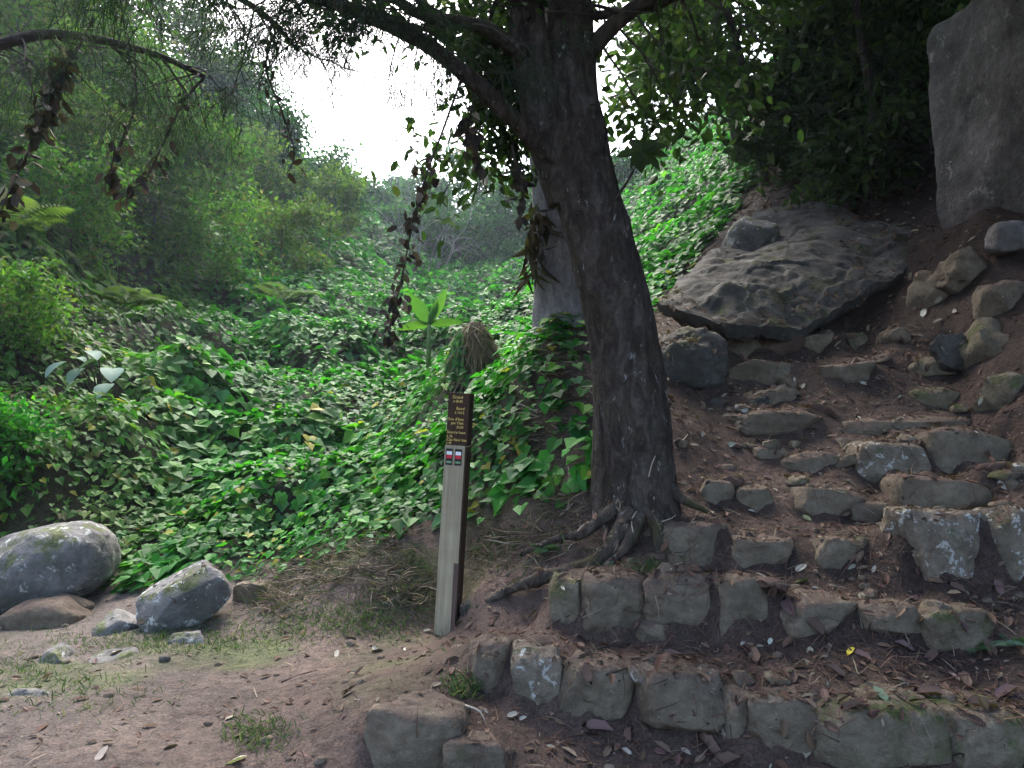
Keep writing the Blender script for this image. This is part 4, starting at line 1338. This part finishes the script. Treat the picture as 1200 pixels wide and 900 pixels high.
M_STRAW = mat_plain('bleached_twig', (0.4, 0.35, 0.28), 0.8, 0.2)
M_REDW = mat_plain('red_brown_twig', (0.07, 0.035, 0.03), 0.8, 0.3)
twig(545, 828, 570, 850, 0.006, 'bleached short twig on the path by the broad flat stone', None, M_STRAW)
twig(1020, 842, 1075, 808, 0.016, 'thick dark red brown stick on the second row stones', None, M_REDW)
for (a, b, c_, d_) in [(680, 770, 740, 756), (690, 788, 752, 772), (700, 760, 730, 772), (710, 792, 770, 780), (750, 765, 800, 772), (666, 778, 705, 768), (725, 800, 765, 772), (640, 738, 668, 722)]:
    twig(a, b, c_, d_, 0.006, 'dark twig in the little heap on the second row', 'heap of dark twigs')
for (a, b, c_, d_) in [(1100, 800, 1160, 790), (1130, 820, 1190, 808), (820, 885, 858, 870), (640, 872, 672, 866), (330, 800, 372, 786), (560, 660, 590, 640), (652, 664, 680, 648), (720, 690, 752, 672), (985, 810, 1010, 822), (1070, 770, 1110, 764)]:
    twig(a, b, c_, d_, 0.0045, 'thin brown twig lying on the ground', 'thin twigs on the ground', M_REDW)
for (a, b, c_, d_) in [(664, 646, 678, 636), (742, 625, 746, 600), (760, 560, 768, 535), (796, 520, 806, 510), (672, 632, 690, 612), (655, 606, 672, 590), (786, 668, 800, 660), (776, 612, 792, 604)]:
    twig(a, b, c_, d_, 0.005, 'pale bleached twig round the roots of the leaning tree', 'bleached twigs round the roots', M_STRAW)

# ------------------------------------------------------------------ dry grass, straw and green grass on the bank
def strands(name, label, cat, zone, n, length, palette, droop, T, mat, lift=0.0, upn=0.0, aspect=1.0):
    C, N_, tries = [], [], 0
    while len(C) < n:
        cu, cv, su, sv = zone[rl.integers(0, len(zone))]
        h = see(cu + rl.normal() * su, cv + rl.normal() * sv)
        if h is None or h[2].name.split('.')[0] not in ('ground',): 
            tries += 1
            if tries > 30000: break
            continue
        C.append(h[0])
        N_.append(h[1])
    C, N_ = np.array(C), np.array(N_)
    k = len(C)
    tipv = rl.normal(size=(k, 3)) * np.array((1, 0.6, 0.35)) + np.array((0, -0.2, upn))
    NN = np.cross(tipv, rl.normal(size=(k, 3)))
    me = leaf_mesh(name, C + np.array((0, 0, lift)), NN, rl.uniform(0.5, 1.3, k) * length, T, pick_cols(k, palette, rl), mat, rl, tip=tipv, droop=droop, aspect=aspect)
    tag(link(name, me), label, cat, None, 'stuff')


bpy.context.view_layer.update()
creep = bpy.data.objects['creeper_leaves']
strands('dry_grass', 'dry straw and dead stems hanging over the bare bank', 'dry grass',
        [(360, 665, 36, 16), (400, 660, 30, 14), (455, 625, 14, 16), (600, 640, 30, 20), (470, 690, 26, 16), (660, 590, 18, 24), (330, 700, 22, 12), (655, 430, 16, 26), (640, 500, 20, 30)], 3000, 0.2,
        [(0.17, 0.135, 0.1, 3), (0.12, 0.09, 0.07, 3), (0.07, 0.05, 0.04, 3), (0.3, 0.26, 0.2, 0.8), (0.07, 0.1, 0.04, 1)], 0.35, T_STRAW, M_DEAD, 0.01, 0.1, 1.2)
strands('grass', 'short green grass and weeds at the foot of the bank', 'grass',
        [(470, 710, 26, 18), (420, 720, 40, 14), (350, 725, 40, 14), (270, 740, 40, 10), (545, 806, 12, 8), (240, 755, 50, 8), (300, 860, 20, 12), (80, 810, 50, 16), (120, 750, 50, 12), (580, 640, 20, 16), (480, 660, 20, 14), (715, 655, 16, 10), (760, 668, 12, 6), (200, 748, 40, 8), (30, 780, 30, 14), (440, 730, 50, 14), (380, 735, 50, 10), (480, 690, 30, 20)], 6000, 0.05,
        [(0.06, 0.10, 0.045, 3), (0.085, 0.12, 0.06, 3), (0.045, 0.07, 0.03, 2), (0.16, 0.15, 0.09, 1.2)], 0.0, T_NEEDLE, M_DULL, -0.003, 0.9, 4.0)

# ------------------------------------------------------------------ plants with leaves of their own
def big_leaf(name, root, base, tipdir, length, width, c, mat=M_LEAF, bend=0.35, nseg=8, up=(0, 0, 1), parent=None):
    t = unit(np.array(tipdir, float))
    s_ = unit(np.cross(t, np.array(up, float) + 0.001))
    nrm = np.cross(s_, t)
    V, F = [], []
    for i in range(nseg + 1):
        q = i / nseg
        w_ = width * math.sin(math.pi * min(1, 0.06 + q * 0.94)) ** 0.75 * (1.0 - 0.25 * q)
        ctr_ = base + t * length * q + nrm * length * (0.12 * math.sin(q * 2.2)) - np.array((0, 0, bend * length * q * q))
        for k in (-1, 0, 1):
            V.append(ctr_ + s_ * k * w_ * 0.5 + nrm * (0.16 * w_ * abs(k)))
    for i in range(nseg):
        for k in range(2):
            a = i * 3 + k
            F.append((a, a + 1, a + 4, a + 3))
    o = link(name, mesh_np(name, np.array(V), np.array(F), mat, np.tile(np.array(c), (len(V), 1))), parent or root)
    return o


q = P(502, 392, 12.6)
q[2] = min(q[2], gz_at(q[0], q[1]) + 0.1)
ban = tag(empty('banana_plant', q), 'young plant with upright paddle leaves in the creeper field', 'plant')
hb = P(503, 380, 12.6)
Vt, Ft = tube_geo([q - np.array((0, 0, 0.2)), (q + hb) / 2, hb], [0.05, 0.04, 0.03], 8)
link('stem', tubes_mesh('stem', [(Vt, Ft)], mat_plain('green_stem', (0.1, 0.17, 0.05), 0.6)), ban)
for (u, v), wd, c in [((474, 340), 0.27, (0.075, 0.17, 0.045)), ((522, 336), 0.2, (0.09, 0.19, 0.05)), ((466, 384), 0.16, (0.08, 0.16, 0.035)), ((540, 376), 0.16, (0.06, 0.13, 0.03)), ((512, 350), 0.15, (0.06, 0.14, 0.04))]:
    e = P(u, v, 12.5)
    L = np.linalg.norm(e - hb)
    big_leaf('leaf', ban, hb, e - hb, L * 1.05, wd, c, bend=0.08, up=(0.1, 1.0, 0.35))

tq = P(120, 452, 9.6)
tq[2] = gz_at(tq[0], tq[1])
taro = tag(empty('taro_plant', tq), 'plant with broad pale grey green leaves at the foot of the hillside', 'plant')
for (u, v, s_) in [(78, 424, 0.26), (100, 412, 0.26), (116, 420, 0.24), (132, 432, 0.3), (98, 432, 0.24), (102, 444, 0.24), (130, 450, 0.26), (85, 420, 0.2)]:
    e = P(u, v, 9.1 + rl.uniform(-0.1, 0.1))
    Vt, Ft = tube_geo([np.array(taro.location), (np.array(taro.location) + e) / 2 + np.array((0, 0, 0.1)), e], [0.012, 0.01, 0.008], 6)
    link('stalk', tubes_mesh('stalk', [(Vt, Ft)], M_TWIG), taro)
    big_leaf('leaf', taro, e, (rl.normal() * 0.8, -0.6, rl.uniform(-0.9, -0.4)), s_ * 1.15, s_ * 0.95, (0.18, 0.26, 0.22), M_DULL, bend=0.1)


def fern(u, v, d, n, length, label, c, seed, group=None):
    rg = np.random.default_rng(seed)
    b = P(u, v, d)
    b[2] = gz_at(b[0], b[1]) + 0.02
    root = tag(empty('fern', b), label, 'fern', group)
    for k in range(n):
        a = k * 6.28 / n + rg.uniform(-0.3, 0.3)
        el = rg.uniform(0.5, 1.1)
        L = length * rg.uniform(0.7, 1.1)
        C, T_, N_, S_ = [], [], [], []
        dirh = np.array((math.cos(a), math.sin(a), 0))
        side = np.array((-math.sin(a), math.cos(a), 0))
        m = 16
        for i in range(2, m + 1):
            q = i / m
            pos = b + dirh * L * q * math.cos(el * 0.8) + np.array((0, 0, L * (math.sin(el) * q - 0.55 * q * q)))
            for sd in (-1, 1):
                C.append(pos)
                T_.append(side * sd + dirh * 0.35 + np.array((0, 0, -0.25)))
                N_.append(np.array((0, 0, 1)) + dirh * 0.3)
                S_.append(L * 0.3 * math.sin(math.pi * (0.12 + 0.85 * q)))
        k_ = len(C)
        me = leaf_mesh('frond', np.array(C), np.array(N_), np.array(S_), T_LANCE, pick_cols(k_, [(*c, 1)], rg), M_LEAF, rg, tip=np.array(T_), aspect=0.75)
        link('frond', me, root)


for i, (u, v, d, n, L, lab, c) in enumerate([
    (40, 345, 10.2, 9, 0.9, 'bright green fern spreading on the hillside', (0.10, 0.19, 0.04)),
    (150, 335, 14.0, 9, 1.2, 'pale arching fern higher on the hillside near brown stems', (0.12, 0.17, 0.06)),
    (15, 290, 11.8, 9, 1.1, 'yellow green fern leaning from the hillside above the bright fern', (0.14, 0.19, 0.05)),
    (330, 365, 19, 9, 1.3, 'tuft of silvery green fern at the edge of the creeper field', (0.13, 0.18, 0.09)),
    (1140, 738, 4.1, 5, 0.12, 'tiny green weed on the third row of stones', (0.09, 0.15, 0.07)),
    (1190, 745, 4.05, 6, 0.16, 'small blue green weed at the end of the third row', (0.10, 0.17, 0.13)),
    (640, 655, 5.2, 6, 0.2, 'small green weed sprouting near the long root', (0.06, 0.12, 0.05)),
]):
    fern(u, v, d, n, L, lab, c, 300 + i)

# vine covered stump
sq = P(556, 430, 9.6)
sq[2] = gz_at(sq[0], sq[1]) - 0.1
stump = tag(empty('stump', sq), 'dry grassy stump wrapped in creeper in the middle of the field', 'stump')
top = P(557, 378, 9.6)
Vt, Ft = tube_geo(spline([sq, (sq + top) / 2, top], 14), 0.3 * (1 - np.linspace(0, 1, 14) ** 2 * 0.75), 16, 0.12, 6)
link('trunk', tubes_mesh('trunk', [(Vt, Ft)], M_BARKM), stump)
n = 1500
hh = rl.uniform(size=n)
aa = rl.uniform(0, 6.28, n)
C = sq + (top - sq) * hh[:, None] + np.stack([np.cos(aa), np.sin(aa), 0 * aa], 1) * (0.3 * (1 - hh ** 2 * 0.75) + 0.02)[:, None]
OUTW = np.stack([np.cos(aa), np.sin(aa), 0.3 + 0 * aa], 1)
link('dead_vines', leaf_mesh('dead_vines', C, OUTW + rl.normal(size=(n, 3)) * 0.2, rl.uniform(0.15, 0.4, n), T_STRAW, pick_cols(n, [(0.2, 0.165, 0.1, 3), (0.12, 0.095, 0.055, 3), (0.06, 0.05, 0.03, 2), (0.07, 0.11, 0.035, 1)], rl), M_DEAD, rl, droop=3, aspect=1.3), stump)
k = (C[:, 0] < sq[0] - 0.12) & (hh < 0.75)
m = int(k.sum())
link('vine_leaves', leaf_mesh('vine_leaves', C[k] + OUTW[k] * 0.04, OUTW[k] + np.array((0, 0, 0.3)), rl.uniform(0.07, 0.13, m), T_HEART, pick_cols(m, GREEN, rl), M_LEAF, rl, droop=2), stump)


# ------------------------------------------------------------------ hanging vines with dead leaves
def garland(label, pts_, n, size, seed, cover=(0.1, 1.0), palette=None):
    rg = np.random.default_rng(seed)
    L = spline([P(*q) for q in pts_], 40)
    root = tag(empty('hanging_vine', L[-1]), label, 'vine', 'dead vines hanging from the boughs')
    link('stem', tubes_mesh('stem', [tube_geo(L, np.linspace(0.009, 0.005, 40), 6, 0.003, seed)], M_TWIG), root)
    k = rg.integers(int(cover[0] * 39), int(cover[1] * 39) + 1, n)
    cl = np.clip(1 + 0.6 * vnoise(L[k] * 9, seed), 0.2, 2)
    C = L[k] + rg.normal(size=(n, 3)) * 0.03 * cl[:, None]
    pal = palette or [(0.05, 0.036, 0.03, 3), (0.085, 0.06, 0.048, 2), (0.03, 0.025, 0.024, 3), (0.2, 0.17, 0.14, 0.4)]
    me = leaf_mesh('dead_leaves', C, rand_unit(n, rg) + np.array((0, -0.5, 0.2)), rg.uniform(0.5, 1.3, n) * size, T_OVAL, pick_cols(n, pal, rg), M_DEAD, rg, droop=1.8, aspect=1.2)
    link('dead_leaves', me, root)


garland('long dead vine hanging from the bough before the distant wood', [(545, 80, 4.85), (520, 150, 4.9), (498, 210, 4.95), (482, 270, 5.0), (472, 320, 5.0), (460, 372, 5.0), (455, 400, 5.0)], 150, 0.07, 61, (0.3, 0.95))
garland('short dead vine tip dangling against the white sky', [(560, 100, 4.9), (552, 130, 4.9), (548, 150, 4.9), (556, 170, 4.9), (562, 190, 4.9)], 40, 0.09, 62, (0.3, 1))
garland('dead vine with clustered leaves draping from the dark bough to the hillside', [(110, 20, 4.8), (90, 60, 4.8), (70, 90, 4.8), (55, 130, 4.85), (40, 165, 4.9), (15, 215, 4.9), (0, 250, 4.9)], 150, 0.1, 63, (0.2, 1))
garland('thin dead vine crossing the lit hillside ferns', [(240, 90, 5.1), (215, 120, 5.1), (190, 170, 5.1), (170, 210, 5.1), (140, 230, 5.1)], 55, 0.08, 64, (0.2, 1))
garland('wispy dead vine with single leaves beside the open sky', [(320, 40, 4.9), (312, 80, 4.9), (330, 130, 4.9), (345, 180, 4.9), (335, 205, 4.9)], 30, 0.08, 65, (0.1, 1))
garland('sparse dead vine hanging before the yellowish hillside tree', [(150, 60, 5.0), (160, 110, 5.0), (150, 150, 5.0), (132, 190, 5.0), (128, 215, 5.0)], 40, 0.09, 66, (0.3, 1))
garland('dead vine strand near the pale trunk', [(600, 170, 5.2), (606, 200, 5.2), (612, 225, 5.2), (608, 260, 5.2)], 36, 0.08, 67, (0.2, 1))


# ------------------------------------------------------------------ the damp air of the valley
t = NT('valley_air')
vol = t.n('ShaderNodeVolumePrincipled')
vol.inputs['Color'].default_value = (0.72, 0.86, 1.0, 1)
vol.inputs['Density'].default_value = 0.0009
vol.inputs['Anisotropy'].default_value = 0.5
t.l(vol.outputs[0], t.out.inputs['Volume'])
zlo, zhi = float(gz.min()) - 1.0, float(gz.max()) + 8.0
hz = link('haze', box_mesh('haze', float(GX[0]) - 2, float(GX[-1]) + 2, float(GY[0]) - 2, float(GY[-1]) + 2, zlo, zhi, t.m))
tag(hz, 'thin bluish haze filling the valley', 'haze', None, 'stuff')
